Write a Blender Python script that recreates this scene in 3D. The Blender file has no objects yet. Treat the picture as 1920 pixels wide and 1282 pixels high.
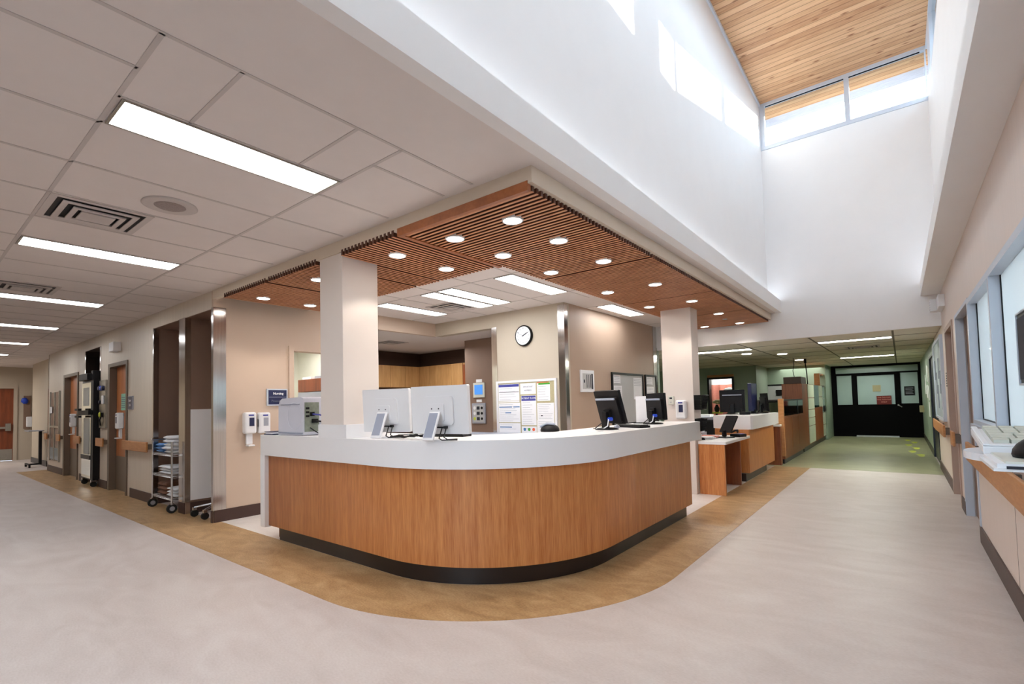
import bpy, math, random
from mathutils import Matrix, Vector, noise
random.seed(7)
PI = math.pi
SC = bpy.context.scene
COL = SC.collection

# ------------------------------------------------------------------ camera, world, sun, exposure
cam_d = bpy.data.cameras.new('camera')
cam = bpy.data.objects.new('camera', cam_d)
COL.objects.link(cam)
SC.camera = cam
RT = Vector((0.7848, 0.6193, -0.0239)); DN = Vector((-0.0439, 0.0172, -0.9989)); FW = Vector((-0.6182, 0.7850, 0.0407))
RT.normalize(); FW.normalize(); UP = RT.cross(FW).normalized()
mw = Matrix((( RT.x, UP.x, -FW.x, 0.0), (RT.y, UP.y, -FW.y, 0.0), (RT.z, UP.z, -FW.z, 1.4), (0, 0, 0, 1)))
cam.matrix_world = mw
cam_d.sensor_fit = 'HORIZONTAL'
cam_d.sensor_width = 36.0
cam_d.lens = 36.0 * 923.675 / 1920.0
cam_d.shift_x = 0.0
cam_d.shift_y = (719.32 - 641.0) / 1920.0
cam_d.clip_start = 0.05
cam_d.clip_end = 200

SC.view_settings.view_transform = 'Standard'
SC.view_settings.look = 'None'
SC.view_settings.exposure = 1.35
SC.view_settings.gamma = 1.0
SC.view_settings.use_curve_mapping = False
SC.cycles.use_denoising = True
SC.cycles.max_bounces = 8
SC.cycles.diffuse_bounces = 5
SC.cycles.glossy_bounces = 4
SC.cycles.transparent_max_bounces = 12
SC.cycles.sample_clamp_indirect = 6.0
SC.cycles.caustics_reflective = False
SC.cycles.caustics_refractive = False

SKY = 3.2
world = bpy.data.worlds.new('sky')
SC.world = world
world.use_nodes = True
wn = world.node_tree.nodes; wn.clear()
wo = wn.new('ShaderNodeOutputWorld'); wb = wn.new('ShaderNodeBackground')
# bright hazy sky above the horizon, darker ground below it
w_tc = wn.new('ShaderNodeTexCoord'); w_sp = wn.new('ShaderNodeSeparateXYZ'); w_cr = wn.new('ShaderNodeValToRGB')
w_cr.color_ramp.elements[0].position = 0.0; w_cr.color_ramp.elements[0].color = (0.02, 0.02, 0.019, 1)
w_cr.color_ramp.elements[1].position = 0.03; w_cr.color_ramp.elements[1].color = (0.66, 0.83, 1.0, 1)
world.node_tree.links.new(w_tc.outputs['Generated'], w_sp.inputs[0])
world.node_tree.links.new(w_sp.outputs['Z'], w_cr.inputs['Fac'])
world.node_tree.links.new(w_cr.outputs['Color'], wb.inputs['Color'])
wb.inputs['Strength'].default_value = SKY
world.node_tree.links.new(wb.outputs[0], wo.inputs[0])

sun_d = bpy.data.lights.new('sun', 'SUN')
sun_d.energy = 14.0
sun_d.angle = 0.006
sun_d.color = (1.0, 0.96, 0.9)
sun = bpy.data.objects.new('sun', sun_d); COL.objects.link(sun)
sdir = Vector((-1.0, -1.92, -0.49)).normalized()
sun.rotation_euler = sdir.to_track_quat('-Z', 'Y').to_euler()
sun.location = (3, 8, 12)

TUBE = 7.2       # fluorescent diffuser emission
SPOT = 9.0      # recessed downlight power, watts

# ------------------------------------------------------------------ materials
def lin(c):
    def f(v):
        v /= 255.0
        return v / 12.92 if v <= 0.04045 else ((v + 0.055) / 1.055) ** 2.4
    return (f(c[0]), f(c[1]), f(c[2]), 1.0)

def base_mat(name):
    m = bpy.data.materials.new(name); m.use_nodes = True
    nt = m.node_tree
    return m, nt, nt.nodes['Principled BSDF']

def mat(name, rgb, rough=0.55, metal=0.0, spec=0.5, var=0.04, scale=3.0, bump=0.0, stretch=(1, 1, 1), emit=None):
    """plain surface with a faint procedural variation"""
    m, nt, b = base_mat(name)
    c = lin(rgb)
    tc = nt.nodes.new('ShaderNodeTexCoord'); mp = nt.nodes.new('ShaderNodeMapping')
    mp.inputs['Scale'].default_value = stretch
    no = nt.nodes.new('ShaderNodeTexNoise'); no.inputs['Scale'].default_value = scale; no.inputs['Detail'].default_value = 4
    cr = nt.nodes.new('ShaderNodeValToRGB')
    cr.color_ramp.elements[0].position = 0.3; cr.color_ramp.elements[1].position = 0.7
    cr.color_ramp.elements[0].color = tuple(max(0, v * (1 - var)) for v in c[:3]) + (1,)
    cr.color_ramp.elements[1].color = tuple(min(1, v * (1 + var)) for v in c[:3]) + (1,)
    L = nt.links.new
    L(tc.outputs['Object'], mp.inputs['Vector']); L(mp.outputs[0], no.inputs['Vector'])
    L(no.outputs['Fac'], cr.inputs['Fac']); L(cr.outputs['Color'], b.inputs['Base Color'])
    b.inputs['Roughness'].default_value = rough; b.inputs['Metallic'].default_value = metal
    b.inputs['Specular IOR Level'].default_value = spec
    if bump:
        bp = nt.nodes.new('ShaderNodeBump'); bp.inputs['Strength'].default_value = bump; bp.inputs['Distance'].default_value = 0.01
        L(no.outputs['Fac'], bp.inputs['Height']); L(bp.outputs[0], b.inputs['Normal'])
    if emit:
        b.inputs['Emission Color'].default_value = lin(emit[0]); b.inputs['Emission Strength'].default_value = emit[1]
    return m

def wood(name, rgb_a, rgb_b, rough=0.4, stretch=(1, 1, 1), scale=22.0, fine=90.0, mix=0.35):
    """veneer: grain runs along the axis with the smallest stretch value"""
    m, nt, b = base_mat(name)
    L = nt.links.new
    tc = nt.nodes.new('ShaderNodeTexCoord'); mp = nt.nodes.new('ShaderNodeMapping')
    mp.inputs['Scale'].default_value = stretch
    n1 = nt.nodes.new('ShaderNodeTexNoise'); n1.inputs['Scale'].default_value = scale; n1.inputs['Detail'].default_value = 3
    n2 = nt.nodes.new('ShaderNodeTexNoise'); n2.inputs['Scale'].default_value = fine; n2.inputs['Detail'].default_value = 2
    mx = nt.nodes.new('ShaderNodeMix'); mx.data_type = 'FLOAT'; mx.inputs['Factor'].default_value = mix
    cr = nt.nodes.new('ShaderNodeValToRGB')
    cr.color_ramp.elements[0].position = 0.32; cr.color_ramp.elements[1].position = 0.68
    cr.color_ramp.elements[0].color = lin(rgb_a); cr.color_ramp.elements[1].color = lin(rgb_b)
    L(tc.outputs['Object'], mp.inputs['Vector']); L(mp.outputs[0], n1.inputs['Vector']); L(mp.outputs[0], n2.inputs['Vector'])
    L(n1.outputs['Fac'], mx.inputs['A']); L(n2.outputs['Fac'], mx.inputs['B'])
    L(mx.outputs['Result'], cr.inputs['Fac']); L(cr.outputs['Color'], b.inputs['Base Color'])
    b.inputs['Roughness'].default_value = rough
    return m

def planks(name):
    """knotty boards that run along x, one board every 9 cm of y"""
    m, nt, b = base_mat(name)
    L = nt.links.new
    tc = nt.nodes.new('ShaderNodeTexCoord')
    sp = nt.nodes.new('ShaderNodeSeparateXYZ'); L(tc.outputs['Object'], sp.inputs[0])
    dv = nt.nodes.new('ShaderNodeMath'); dv.operation = 'DIVIDE'; dv.inputs[1].default_value = 0.115; L(sp.outputs['Y'], dv.inputs[0])
    fr = nt.nodes.new('ShaderNodeMath'); fr.operation = 'FRACT'; L(dv.outputs[0], fr.inputs[0])
    fl = nt.nodes.new('ShaderNodeMath'); fl.operation = 'FLOOR'; L(dv.outputs[0], fl.inputs[0])
    cb = nt.nodes.new('ShaderNodeCombineXYZ'); L(fl.outputs[0], cb.inputs[1])
    wh = nt.nodes.new('ShaderNodeTexWhiteNoise'); wh.noise_dimensions = '3D'; L(cb.outputs[0], wh.inputs['Vector'])
    mp = nt.nodes.new('ShaderNodeMapping'); mp.inputs['Scale'].default_value = (1.2, 14, 14); L(tc.outputs['Object'], mp.inputs['Vector'])
    n1 = nt.nodes.new('ShaderNodeTexNoise'); n1.inputs['Scale'].default_value = 3.0; n1.inputs['Detail'].default_value = 5; L(mp.outputs[0], n1.inputs['Vector'])
    cr = nt.nodes.new('ShaderNodeValToRGB'); cr.color_ramp.elements[0].position = 0.28; cr.color_ramp.elements[1].position = 0.72
    cr.color_ramp.elements[0].color = lin((182, 132, 92)); cr.color_ramp.elements[1].color = lin((224, 182, 140))
    ad = nt.nodes.new('ShaderNodeMath'); ad.operation = 'MULTIPLY_ADD'; ad.inputs[1].default_value = 0.35; L(wh.outputs['Value'], ad.inputs[0]); 
    s2 = nt.nodes.new('ShaderNodeMath'); s2.operation = 'MULTIPLY'; s2.inputs[1].default_value = 0.72; L(n1.outputs['Fac'], s2.inputs[0])
    L(s2.outputs[0], ad.inputs[2]); L(ad.outputs[0], cr.inputs['Fac'])
    # knots
    mk = nt.nodes.new('ShaderNodeMapping'); mk.inputs['Scale'].default_value = (3.0, 7.5, 1); L(tc.outputs['Object'], mk.inputs['Vector'])
    vo = nt.nodes.new('ShaderNodeTexVoronoi'); vo.inputs['Scale'].default_value = 1.0; L(mk.outputs[0], vo.inputs['Vector'])
    kr = nt.nodes.new('ShaderNodeValToRGB'); kr.color_ramp.elements[0].position = 0.05; kr.color_ramp.elements[1].position = 0.20
    L(vo.outputs['Distance'], kr.inputs['Fac'])
    mk2 = nt.nodes.new('ShaderNodeMix'); mk2.data_type = 'RGBA'; L(kr.outputs['Color'], mk2.inputs['Factor'])
    mk2.inputs['A'].default_value = lin((132, 74, 36)); L(cr.outputs['Color'], mk2.inputs['B'])
    # board joints
    jr = nt.nodes.new('ShaderNodeValToRGB'); jr.color_ramp.elements[0].position = 0.0; jr.color_ramp.elements[1].position = 0.16
    L(fr.outputs[0], jr.inputs['Fac'])
    mj = nt.nodes.new('ShaderNodeMix'); mj.data_type = 'RGBA'; L(jr.outputs['Color'], mj.inputs['Factor'])
    mj.inputs['A'].default_value = lin((120, 76, 44)); L(mk2.outputs['Result'], mj.inputs['B'])
    L(mj.outputs['Result'], b.inputs['Base Color'])
    b.inputs['Roughness'].default_value = 0.55
    return m

def lino(name, a, b_, c, rough=0.32, scale=1.6):
    """marbled sheet floor: soft streaks of three close colours"""
    m, nt, b = base_mat(name)
    L = nt.links.new
    tc = nt.nodes.new('ShaderNodeTexCoord'); mp = nt.nodes.new('ShaderNodeMapping'); mp.inputs['Scale'].default_value = (1.0, 2.2, 1)
    mp.inputs['Rotation'].default_value = (0, 0, 0.5)
    L(tc.outputs['Object'], mp.inputs['Vector'])
    n1 = nt.nodes.new('ShaderNodeTexNoise'); n1.inputs['Scale'].default_value = scale; n1.inputs['Detail'].default_value = 8; n1.inputs['Distortion'].default_value = 1.4
    n2 = nt.nodes.new('ShaderNodeTexNoise'); n2.inputs['Scale'].default_value = 48; n2.inputs['Detail'].default_value = 4
    L(mp.outputs[0], n1.inputs['Vector']); L(mp.outputs[0], n2.inputs['Vector'])
    mx = nt.nodes.new('ShaderNodeMix'); mx.data_type = 'FLOAT'; mx.inputs['Factor'].default_value = 0.45
    L(n1.outputs['Fac'], mx.inputs['A']); L(n2.outputs['Fac'], mx.inputs['B'])
    cr = nt.nodes.new('ShaderNodeValToRGB')
    cr.color_ramp.elements[0].position = 0.34; cr.color_ramp.elements[1].position = 0.66
    cr.color_ramp.elements[0].color = lin(a); cr.color_ramp.elements[1].color = lin(c)
    e = cr.color_ramp.elements.new(0.5); e.color = lin(b_)
    L(mx.outputs['Result'], cr.inputs['Fac']); L(cr.outputs['Color'], b.inputs['Base Color'])
    b.inputs['Roughness'].default_value = rough
    b.inputs['Specular IOR Level'].default_value = 0.4
    return m

def emis(name, rgb, strength):
    m = bpy.data.materials.new(name); m.use_nodes = True
    nt = m.node_tree; nt.nodes.clear()
    o = nt.nodes.new('ShaderNodeOutputMaterial'); e = nt.nodes.new('ShaderNodeEmission')
    tc = nt.nodes.new('ShaderNodeTexCoord'); vo = nt.nodes.new('ShaderNodeTexVoronoi'); vo.inputs['Scale'].default_value = 90
    cr = nt.nodes.new('ShaderNodeValToRGB')
    c = lin(rgb)
    cr.color_ramp.elements[0].color = c; cr.color_ramp.elements[1].color = tuple(v * 0.9 for v in c[:3]) + (1,)
    nt.links.new(tc.outputs['Object'], vo.inputs['Vector']); nt.links.new(vo.outputs['Distance'], cr.inputs['Fac'])
    nt.links.new(cr.outputs['Color'], e.inputs['Color'])
    e.inputs['Strength'].default_value = strength
    nt.links.new(e.outputs[0], o.inputs['Surface'])
    return m

def glass(name, tint=(0.93, 0.96, 0.97), gloss=0.10):
    m = bpy.data.materials.new(name); m.use_nodes = True
    nt = m.node_tree; nt.nodes.clear()
    o = nt.nodes.new('ShaderNodeOutputMaterial'); t = nt.nodes.new('ShaderNodeBsdfTransparent'); g = nt.nodes.new('ShaderNodeBsdfGlossy')
    mx = nt.nodes.new('ShaderNodeMixShader'); lw = nt.nodes.new('ShaderNodeLayerWeight'); lw.inputs['Blend'].default_value = 0.5
    pw = nt.nodes.new('ShaderNodeMath'); pw.operation = 'POWER'; pw.inputs[1].default_value = 4.0
    fr = nt.nodes.new('ShaderNodeMath'); fr.operation = 'MULTIPLY_ADD'; fr.inputs[1].default_value = 0.6; fr.inputs[2].default_value = gloss * 0.5
    nt.links.new(lw.outputs['Facing'], pw.inputs[0]); nt.links.new(pw.outputs[0], fr.inputs[0])
    t.inputs['Color'].default_value = tint + (1,); g.inputs['Roughness'].default_value = 0.04
    nt.links.new(fr.outputs[0], mx.inputs['Fac'])
    nt.links.new(t.outputs[0], mx.inputs[1]); nt.links.new(g.outputs[0], mx.inputs[2]); nt.links.new(mx.outputs[0], o.inputs['Surface'])
    return m

M = {}
M['floor'] = lino('grey_lilac_sheet_floor', (190, 179, 174), (199, 189, 185), (207, 199, 195), rough=0.42)
M['floor_brown'] = lino('brown_sheet_floor', (150, 116, 76), (178, 144, 102), (200, 168, 126), rough=0.38, scale=2.2)
M['floor_pale'] = lino('pale_sheet_floor', (214, 205, 198), (224, 216, 210), (232, 225, 220))
M['floor_green'] = lino('green_sheet_floor', (144, 144, 110), (160, 160, 126), (172, 172, 138), rough=0.3)
M['cream'] = mat('cream_paint', (190, 178, 160), 0.7, var=0.015)
M['tan'] = mat('tan_paint', (202, 180, 160), 0.7, var=0.015)
M['tan_deep'] = mat('deep_tan_paint', (176, 152, 132), 0.55, var=0.015)
M['vinyl'] = mat('striped_vinyl_wall', (212, 200, 184), 0.42, var=0.06, scale=30, stretch=(3, 3, 0.05))
M['vinyl_right'] = mat('pale_vinyl_wall', (222, 206, 196), 0.4, var=0.03, scale=30, stretch=(3, 3, 0.05))
M['white_wall'] = mat('white_wall_paint', (238, 237, 237), 0.75, var=0.01)
M['column'] = mat('column_paint', (226, 216, 208), 0.7, var=0.012)
M['crown'] = mat('crown_paint', (218, 204, 186), 0.7, var=0.012)
M['ceil'] = mat('ceiling_board', (222, 214, 210), 0.85, var=0.012, scale=8)
M['tee'] = mat('ceiling_tee_paint', (196, 188, 184), 0.6, var=0.01)
M['brown'] = mat('brown_recess_paint', (134, 108, 92), 0.6, var=0.03)
M['darkbrown'] = mat('dark_brown_paint', (76, 56, 48), 0.6, var=0.04)
M['base'] = mat('brown_rubber_base', (70, 48, 42), 0.5, var=0.04)
M['toe'] = mat('black_brown_toe_kick', (30, 20, 18), 0.35, var=0.06)
M['steel'] = mat('brushed_stainless_steel', (206, 202, 198), 0.14, 1.0, var=0.10, scale=60, stretch=(1, 1, 0.02))
M['steel_sat'] = mat('satin_stainless_panel', (176, 172, 162), 0.38, 1.0, var=0.05, scale=30)
M['chrome'] = mat('chrome', (214, 214, 216), 0.12, 1.0, var=0.02)
M['solid'] = mat('white_solid_surface', (240, 239, 240), 0.28, var=0.008)
M['veneer'] = wood('cherry_veneer_upright', (176, 102, 50), (214, 146, 86), 0.36, (1, 1, 0.06), 26, 120, 0.45)
M['veneer_flat'] = wood('cherry_veneer_dark', (120, 62, 32), (156, 88, 48), 0.4, (1, 1, 0.06), 24, 90)
M['slat_body'] = wood('shaded_slat_stain', (74, 40, 26), (92, 52, 34), 0.5, (1, 1, 1), 6, 40)  # dark slat stain with the shade between slats put into the colour
M['slat'] = wood('lit_slat_cherry', (186, 122, 82), (214, 152, 110), 0.45, (1, 1, 1), 6, 40)  # lighter cherry: light caught by slat undersides, put into the colour
M['slat_beam'] = wood('slat_beam_cherry', (146, 84, 46), (178, 108, 62), 0.42, (1, 1, 1), 6, 40)
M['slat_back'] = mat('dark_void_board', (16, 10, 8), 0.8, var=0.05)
M['rail'] = wood('rail_beech', (176, 118, 70), (200, 142, 90), 0.45, (1, 1, 6), 6, 40)
M['door'] = wood('door_veneer', (166, 96, 54), (196, 126, 78), 0.4, (1, 1, 0.08), 16, 70)
M['door_red'] = wood('red_door_veneer', (104, 50, 26), (140, 72, 40), 0.35, (1, 1, 0.08), 16, 70)
M['maple'] = wood('maple_cabinet', (168, 124, 76), (196, 152, 100), 0.45, (1, 1, 0.1), 14, 60)
M['frame'] = mat('door_frame_taupe', (112, 98, 84), 0.5, var=0.02)
M['frame_light'] = mat('door_frame_beige', (190, 176, 158), 0.5, var=0.02)
M['alu'] = mat('blue_white_aluminium', (196, 204, 216), 0.35, 0.0, var=0.02)
M['alu_blue'] = mat('sky_window_frame', (204, 212, 224), 0.4, 0.0, var=0.02)
M['planks'] = planks('knotty_pine_boards')
def frosted(name, rgb):
    m = bpy.data.materials.new(name); m.use_nodes = True
    nt = m.node_tree; nt.nodes.clear(); L = nt.links.new
    o = nt.nodes.new('ShaderNodeOutputMaterial'); d = nt.nodes.new('ShaderNodeBsdfDiffuse'); t = nt.nodes.new('ShaderNodeBsdfTranslucent'); g = nt.nodes.new('ShaderNodeBsdfGlossy')
    m1 = nt.nodes.new('ShaderNodeMixShader'); m2 = nt.nodes.new('ShaderNodeMixShader'); lw = nt.nodes.new('ShaderNodeLayerWeight')
    ml = nt.nodes.new('ShaderNodeMath'); ml.operation = 'MULTIPLY_ADD'; ml.inputs[1].default_value = 0.22; ml.inputs[2].default_value = 0.03
    d.inputs['Color'].default_value = lin(rgb); t.inputs['Color'].default_value = lin(rgb); g.inputs['Roughness'].default_value = 0.06
    m1.inputs['Fac'].default_value = 0.55
    L(d.outputs[0], m1.inputs[1]); L(t.outputs[0], m1.inputs[2]); L(lw.outputs['Facing'], ml.inputs[0]); L(ml.outputs[0], m2.inputs['Fac'])
    L(m1.outputs[0], m2.inputs[1]); L(g.outputs[0], m2.inputs[2]); L(m2.outputs[0], o.inputs['Surface'])
    return m
M['frost'] = frosted('frosted_glass', (206, 216, 221))
M['pane'] = glass('clear_pane')
M['pane_green'] = glass('green_pane', (0.78, 0.88, 0.84), 0.18)
M['white'] = mat('white_plastic', (232, 232, 234), 0.35, var=0.01)
M['offwhite'] = mat('ivory_plastic', (216, 216, 204), 0.4, var=0.015)
M['printer'] = mat('lavender_grey_plastic', (206, 206, 216), 0.4, var=0.015)
M['key'] = mat('beige_keycap', (202, 204, 190), 0.45, var=0.02)
M['grey'] = mat('grey_plastic', (158, 160, 170), 0.4, var=0.02)
M['greyblue'] = mat('silver_grey_stand', (150, 156, 172), 0.35, var=0.02)
M['black'] = mat('black_plastic', (15, 14, 16), 0.4, var=0.05, spec=0.25)
M['softblack'] = mat('soft_black_plastic', (24, 22, 24), 0.5, var=0.05, spec=0.25)
M['rubber'] = mat('black_rubber', (20, 20, 20), 0.7, var=0.05)
M['paper'] = mat('white_paper', (238, 238, 240), 0.8, var=0.015, scale=14)
M['print'] = mat('printed_text_ink', (120, 126, 140), 0.8, var=0.2, scale=80)
M['ink'] = mat('dark_ink', (40, 42, 52), 0.8, var=0.05)
M['navy'] = mat('navy_sign_plastic', (34, 40, 78), 0.35, var=0.03)
M['blue'] = mat('blue_print', (66, 70, 150), 0.6, var=0.05)
M['cyan'] = mat('light_blue_print', (70, 120, 170), 0.6, var=0.05)
M['brightblue'] = mat('bright_blue_plastic', (34, 70, 190), 0.35, var=0.04)
M['green'] = mat('green_print', (74, 160, 56), 0.6, var=0.05)
M['orange'] = mat('orange_print', (222, 96, 58), 0.6, var=0.05)
M['mint'] = mat('mint_paper', (150, 204, 180), 0.8, var=0.03)
M['yellow'] = mat('yellow_vinyl_decal', (196, 204, 70), 0.6, var=0.05)
M['lcd'] = mat('blue_lcd', (70, 130, 200), 0.3, var=0.15, scale=60, emit=((70, 130, 210), 0.35))
M['cork'] = mat('tan_cork', (182, 172, 136), 0.85, var=0.08, scale=60)
M['board'] = mat('white_board_surface', (190, 190, 190), 0.25, var=0.01)
M['red'] = mat('dark_red_sign', (112, 28, 24), 0.5, var=0.05)
M['pink'] = mat('salmon_curtain_cloth', (206, 130, 116), 0.9, var=0.06, scale=20)
M['greenwall'] = mat('sage_green_paint', (146, 162, 142), 0.4, var=0.02)
M['greendark'] = mat('olive_green_paint', (146, 160, 142), 0.5, var=0.02)
M['ceil_far'] = mat('far_ceiling_board', (216, 208, 194), 0.8, var=0.02)
M['blackdoor'] = mat('black_door_paint', (6, 5, 7), 0.75, var=0.1, spec=0.1)
M['navydoor'] = mat('navy_door_paint', (16, 18, 34), 0.35, var=0.05)
M['milk'] = mat('milky_door_glass', (168, 188, 182), 0.15, var=0.04, scale=1.5)
M['cabwhite'] = mat('cream_laminate', (202, 208, 186), 0.4, var=0.02)
M['linen'] = mat('white_linen', (226, 228, 232), 0.9, var=0.03, scale=12, bump=0.3)
M['linen_blue'] = mat('blue_linen', (96, 142, 200), 0.9, var=0.06, scale=14, bump=0.3)
M['linen_brown'] = mat('brown_blanket', (120, 84, 66), 0.95, var=0.08, scale=14, bump=0.3)
M['chair'] = mat('teal_cloth', (38, 74, 72), 0.9, var=0.1, scale=20)
M['leaf'] = mat('dry_flower', (190, 176, 140), 0.9, var=0.15, scale=30)
M['tube'] = emis('fluorescent_diffuser', (250, 252, 255), TUBE)
M['tube_far'] = emis('far_fluorescent_diffuser', (246, 250, 238), 19.0)
M['cove'] = emis('added_cove_lens', (236, 244, 255), 6.6)
M['lamp'] = emis('downlight_lens', (255, 246, 236), 9.0)
M['clockface'] = mat('clock_paper', (232, 236, 240), 0.5, var=0.01)

# ------------------------------------------------------------------ mesh building
def tagit(o, label=None, cat=None, group=None, kind=None):
    if label: o['label'] = label
    if cat: o['category'] = cat
    if group: o['group'] = group
    if kind: o['kind'] = kind
    return o

MW = {}
def wmat(o):
    return MW.get(o.name, Matrix.Identity(4))

def rot_z(a): return Matrix.Rotation(a, 4, 'Z')

class MB:
    n = 0
    def __init__(self): self.v = []; self.f = []; self.s = []; self.X = None
    def _add(self, vs, fs, sm=False):
        n = len(self.v)
        for p in vs:
            p = Vector(p)
            if self.X is not None: p = self.X @ p
            self.v.append(tuple(p))
        for f in fs:
            self.f.append(tuple(i + n for i in f)); self.s.append(sm)
        return self
    def box(self, x0, x1, y0, y1, z0, z1):
        if x0 > x1: x0, x1 = x1, x0
        if y0 > y1: y0, y1 = y1, y0
        if z0 > z1: z0, z1 = z1, z0
        MB.n = (MB.n + 1) % 9; e = 0.0001 * (1 + MB.n)   # no two boxes share a face plane
        if min(x1 - x0, y1 - y0, z1 - z0) > 0.006: x0 -= e; x1 += e; y0 -= e; y1 += e; z1 += e; z0 -= (e if z0 > 0.0005 else 0)
        vs = [(x0, y0, z0), (x1, y0, z0), (x1, y1, z0), (x0, y1, z0), (x0, y0, z1), (x1, y0, z1), (x1, y1, z1), (x0, y1, z1)]
        return self._add(vs, [(0, 3, 2, 1), (4, 5, 6, 7), (0, 1, 5, 4), (1, 2, 6, 5), (2, 3, 7, 6), (3, 0, 4, 7)])
    def xbox(self, mtx, sx, sy, sz):
        old = self.X; self.X = (old @ mtx) if old is not None else mtx
        self.box(-sx / 2, sx / 2, -sy / 2, sy / 2, -sz / 2, sz / 2); self.X = old
        return self
    def prism(self, poly, z0, z1, sm=False):
        a = sum(poly[i][0] * poly[(i + 1) % len(poly)][1] - poly[(i + 1) % len(poly)][0] * poly[i][1] for i in range(len(poly)))
        if a < 0: poly = poly[::-1]
        n = len(poly)
        vs = [(x, y, z0) for x, y in poly] + [(x, y, z1) for x, y in poly]
        self._add(vs, [tuple(range(n))[::-1], tuple(range(n, 2 * n))])
        self._add(vs, [(i, (i + 1) % n, n + (i + 1) % n, n + i) for i in range(n)], sm)
        return self
    def cyl(self, p0, p1, r, n=16, r1=None, sm=True):
        p0 = Vector(p0); p1 = Vector(p1); d = (p1 - p0).normalized()
        r1 = r if r1 is None else r1
        a = d.orthogonal().normalized(); b = d.cross(a)
        vs = []
        for p, rr in ((p0, r), (p1, r1)):
            for i in range(n):
                t = 2 * PI * i / n
                vs.append(p + a * rr * math.cos(t) + b * rr * math.sin(t))
        self._add(vs, [(i, (i + 1) % n, n + (i + 1) % n, n + i) for i in range(n)], sm)
        self._add(vs, [tuple(range(n))[::-1], tuple(range(n, 2 * n))])
        return self
    def tube(self, pts, r, n=8, caps=True):
        pts = [Vector(p) for p in pts]; vs = []; prev = None
        for i, p in enumerate(pts):
            d = (pts[min(i + 1, len(pts) - 1)] - pts[max(i - 1, 0)]).normalized()
            if prev is None: a = d.orthogonal().normalized()
            else:
                a = prev - d * prev.dot(d)
                a = a.normalized() if a.length > 1e-5 else d.orthogonal().normalized()
            prev = a; b = d.cross(a)
            for k in range(n):
                t = 2 * PI * k / n
                vs.append(p + (a * math.cos(t) + b * math.sin(t)) * r)
        fs = []
        for i in range(len(pts) - 1):
            for k in range(n):
                fs.append((i * n + k, i * n + (k + 1) % n, (i + 1) * n + (k + 1) % n, (i + 1) * n + k))
        self._add(vs, fs, True)
        if caps:
            m = (len(pts) - 1) * n
            self._add(vs, [tuple(range(n))[::-1], tuple(range(m, m + n))])
        return self
    def lathe(self, prof, c=(0, 0, 0), n=28, axis='Z'):
        vs = []
        for r, z in prof:
            for k in range(n):
                t = 2 * PI * k / n
                x, y = r * math.cos(t), r * math.sin(t)
                q = {'Z': (x, y, z), 'Y': (x, z, y), 'X': (z, x, y)}[axis]
                vs.append((c[0] + q[0], c[1] + q[1], c[2] + q[2]))
        fs = []
        for i in range(len(prof) - 1):
            for k in range(n):
                fs.append((i * n + k, i * n + (k + 1) % n, (i + 1) * n + (k + 1) % n, (i + 1) * n + k))
        self._add(vs, fs, True)
        self._add(vs, [tuple(range(n))[::-1], tuple(range((len(prof) - 1) * n, len(prof) * n))])
        return self
    def ell(self, c, rx, ry, rz, nu=16, nv=10, lump=0.0, seed=0, floor=None):
        vs = []; fs = []
        for j in range(nv + 1):
            ph = -PI / 2 + PI * j / nv
            for i in range(nu):
                t = 2 * PI * i / nu
                d = Vector((math.cos(ph) * math.cos(t), math.cos(ph) * math.sin(t), math.sin(ph)))
                s = 1 + (lump * noise.noise(d * 2.2 + Vector((seed, seed * 2, 1))) if lump else 0)
                z = c[2] + d.z * rz * s
                if floor is not None: z = max(z, floor)
                vs.append((c[0] + d.x * rx * s, c[1] + d.y * ry * s, z))
        for j in range(nv):
            for i in range(nu):
                fs.append((j * nu + i, j * nu + (i + 1) % nu, (j + 1) * nu + (i + 1) % nu, (j + 1) * nu + i))
        return self._add(vs, fs, True)
    def build(self, name, m, parent=None, bevel=0.0, seg=2, **tags):
        me = bpy.data.meshes.new(name)
        vs = [Vector(v) for v in self.v]
        loc = Vector((0, 0, 0))
        if parent is None:
            xs = [v.x for v in vs]; ys = [v.y for v in vs]; zs = [v.z for v in vs]
            loc = Vector(((min(xs) + max(xs)) / 2, (min(ys) + max(ys)) / 2, min(zs)))
            if tags.get('kind') == 'structure': loc = Vector((0, 0, 0))
            vs = [v - loc for v in vs]
        else:
            inv = wmat(parent).inverted()
            vs = [inv @ v for v in vs]
        me.from_pydata([tuple(v) for v in vs], [], self.f)
        for p, s in zip(me.polygons, self.s): p.use_smooth = s
        me.materials.append(m)
        me.update()
        o = bpy.data.objects.new(name, me); COL.objects.link(o)
        if parent is None:
            o.location = loc
            MW[o.name] = Matrix.Translation(loc)
        else:
            o.parent = parent; MW[o.name] = wmat(parent)
        if bevel:
            bm = o.modifiers.new('bevel', 'BEVEL'); bm.width = bevel; bm.segments = seg; bm.limit_method = 'ANGLE'; bm.angle_limit = 0.7
        tagit(o, tags.get('label'), tags.get('cat'), tags.get('group'), tags.get('kind'))
        return o

def thing(name, label, cat, loc=(0, 0, 0), rz=0.0, group=None, kind=None):
    o = bpy.data.objects.new(name, None); COL.objects.link(o)
    o.empty_display_size = 0.1
    o.location = loc; o.rotation_euler = (0, 0, rz)
    MW[o.name] = Matrix.Translation(Vector(loc)) @ rot_z(rz)
    return tagit(o, label, cat, group, kind)

KIDS = {}
def children(o): return [c for c in COL.objects if c.parent == o]
def dup(root, loc, rz=None, label=None):
    r = root.copy(); COL.objects.link(r); r.location = loc
    if rz is not None: r.rotation_euler = (0, 0, rz)
    if label: r['label'] = label
    for ch in children(root):
        c = ch.copy(); COL.objects.link(c); c.parent = r
        for g in children(ch):
            d = g.copy(); COL.objects.link(d); d.parent = c
    return r

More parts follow.
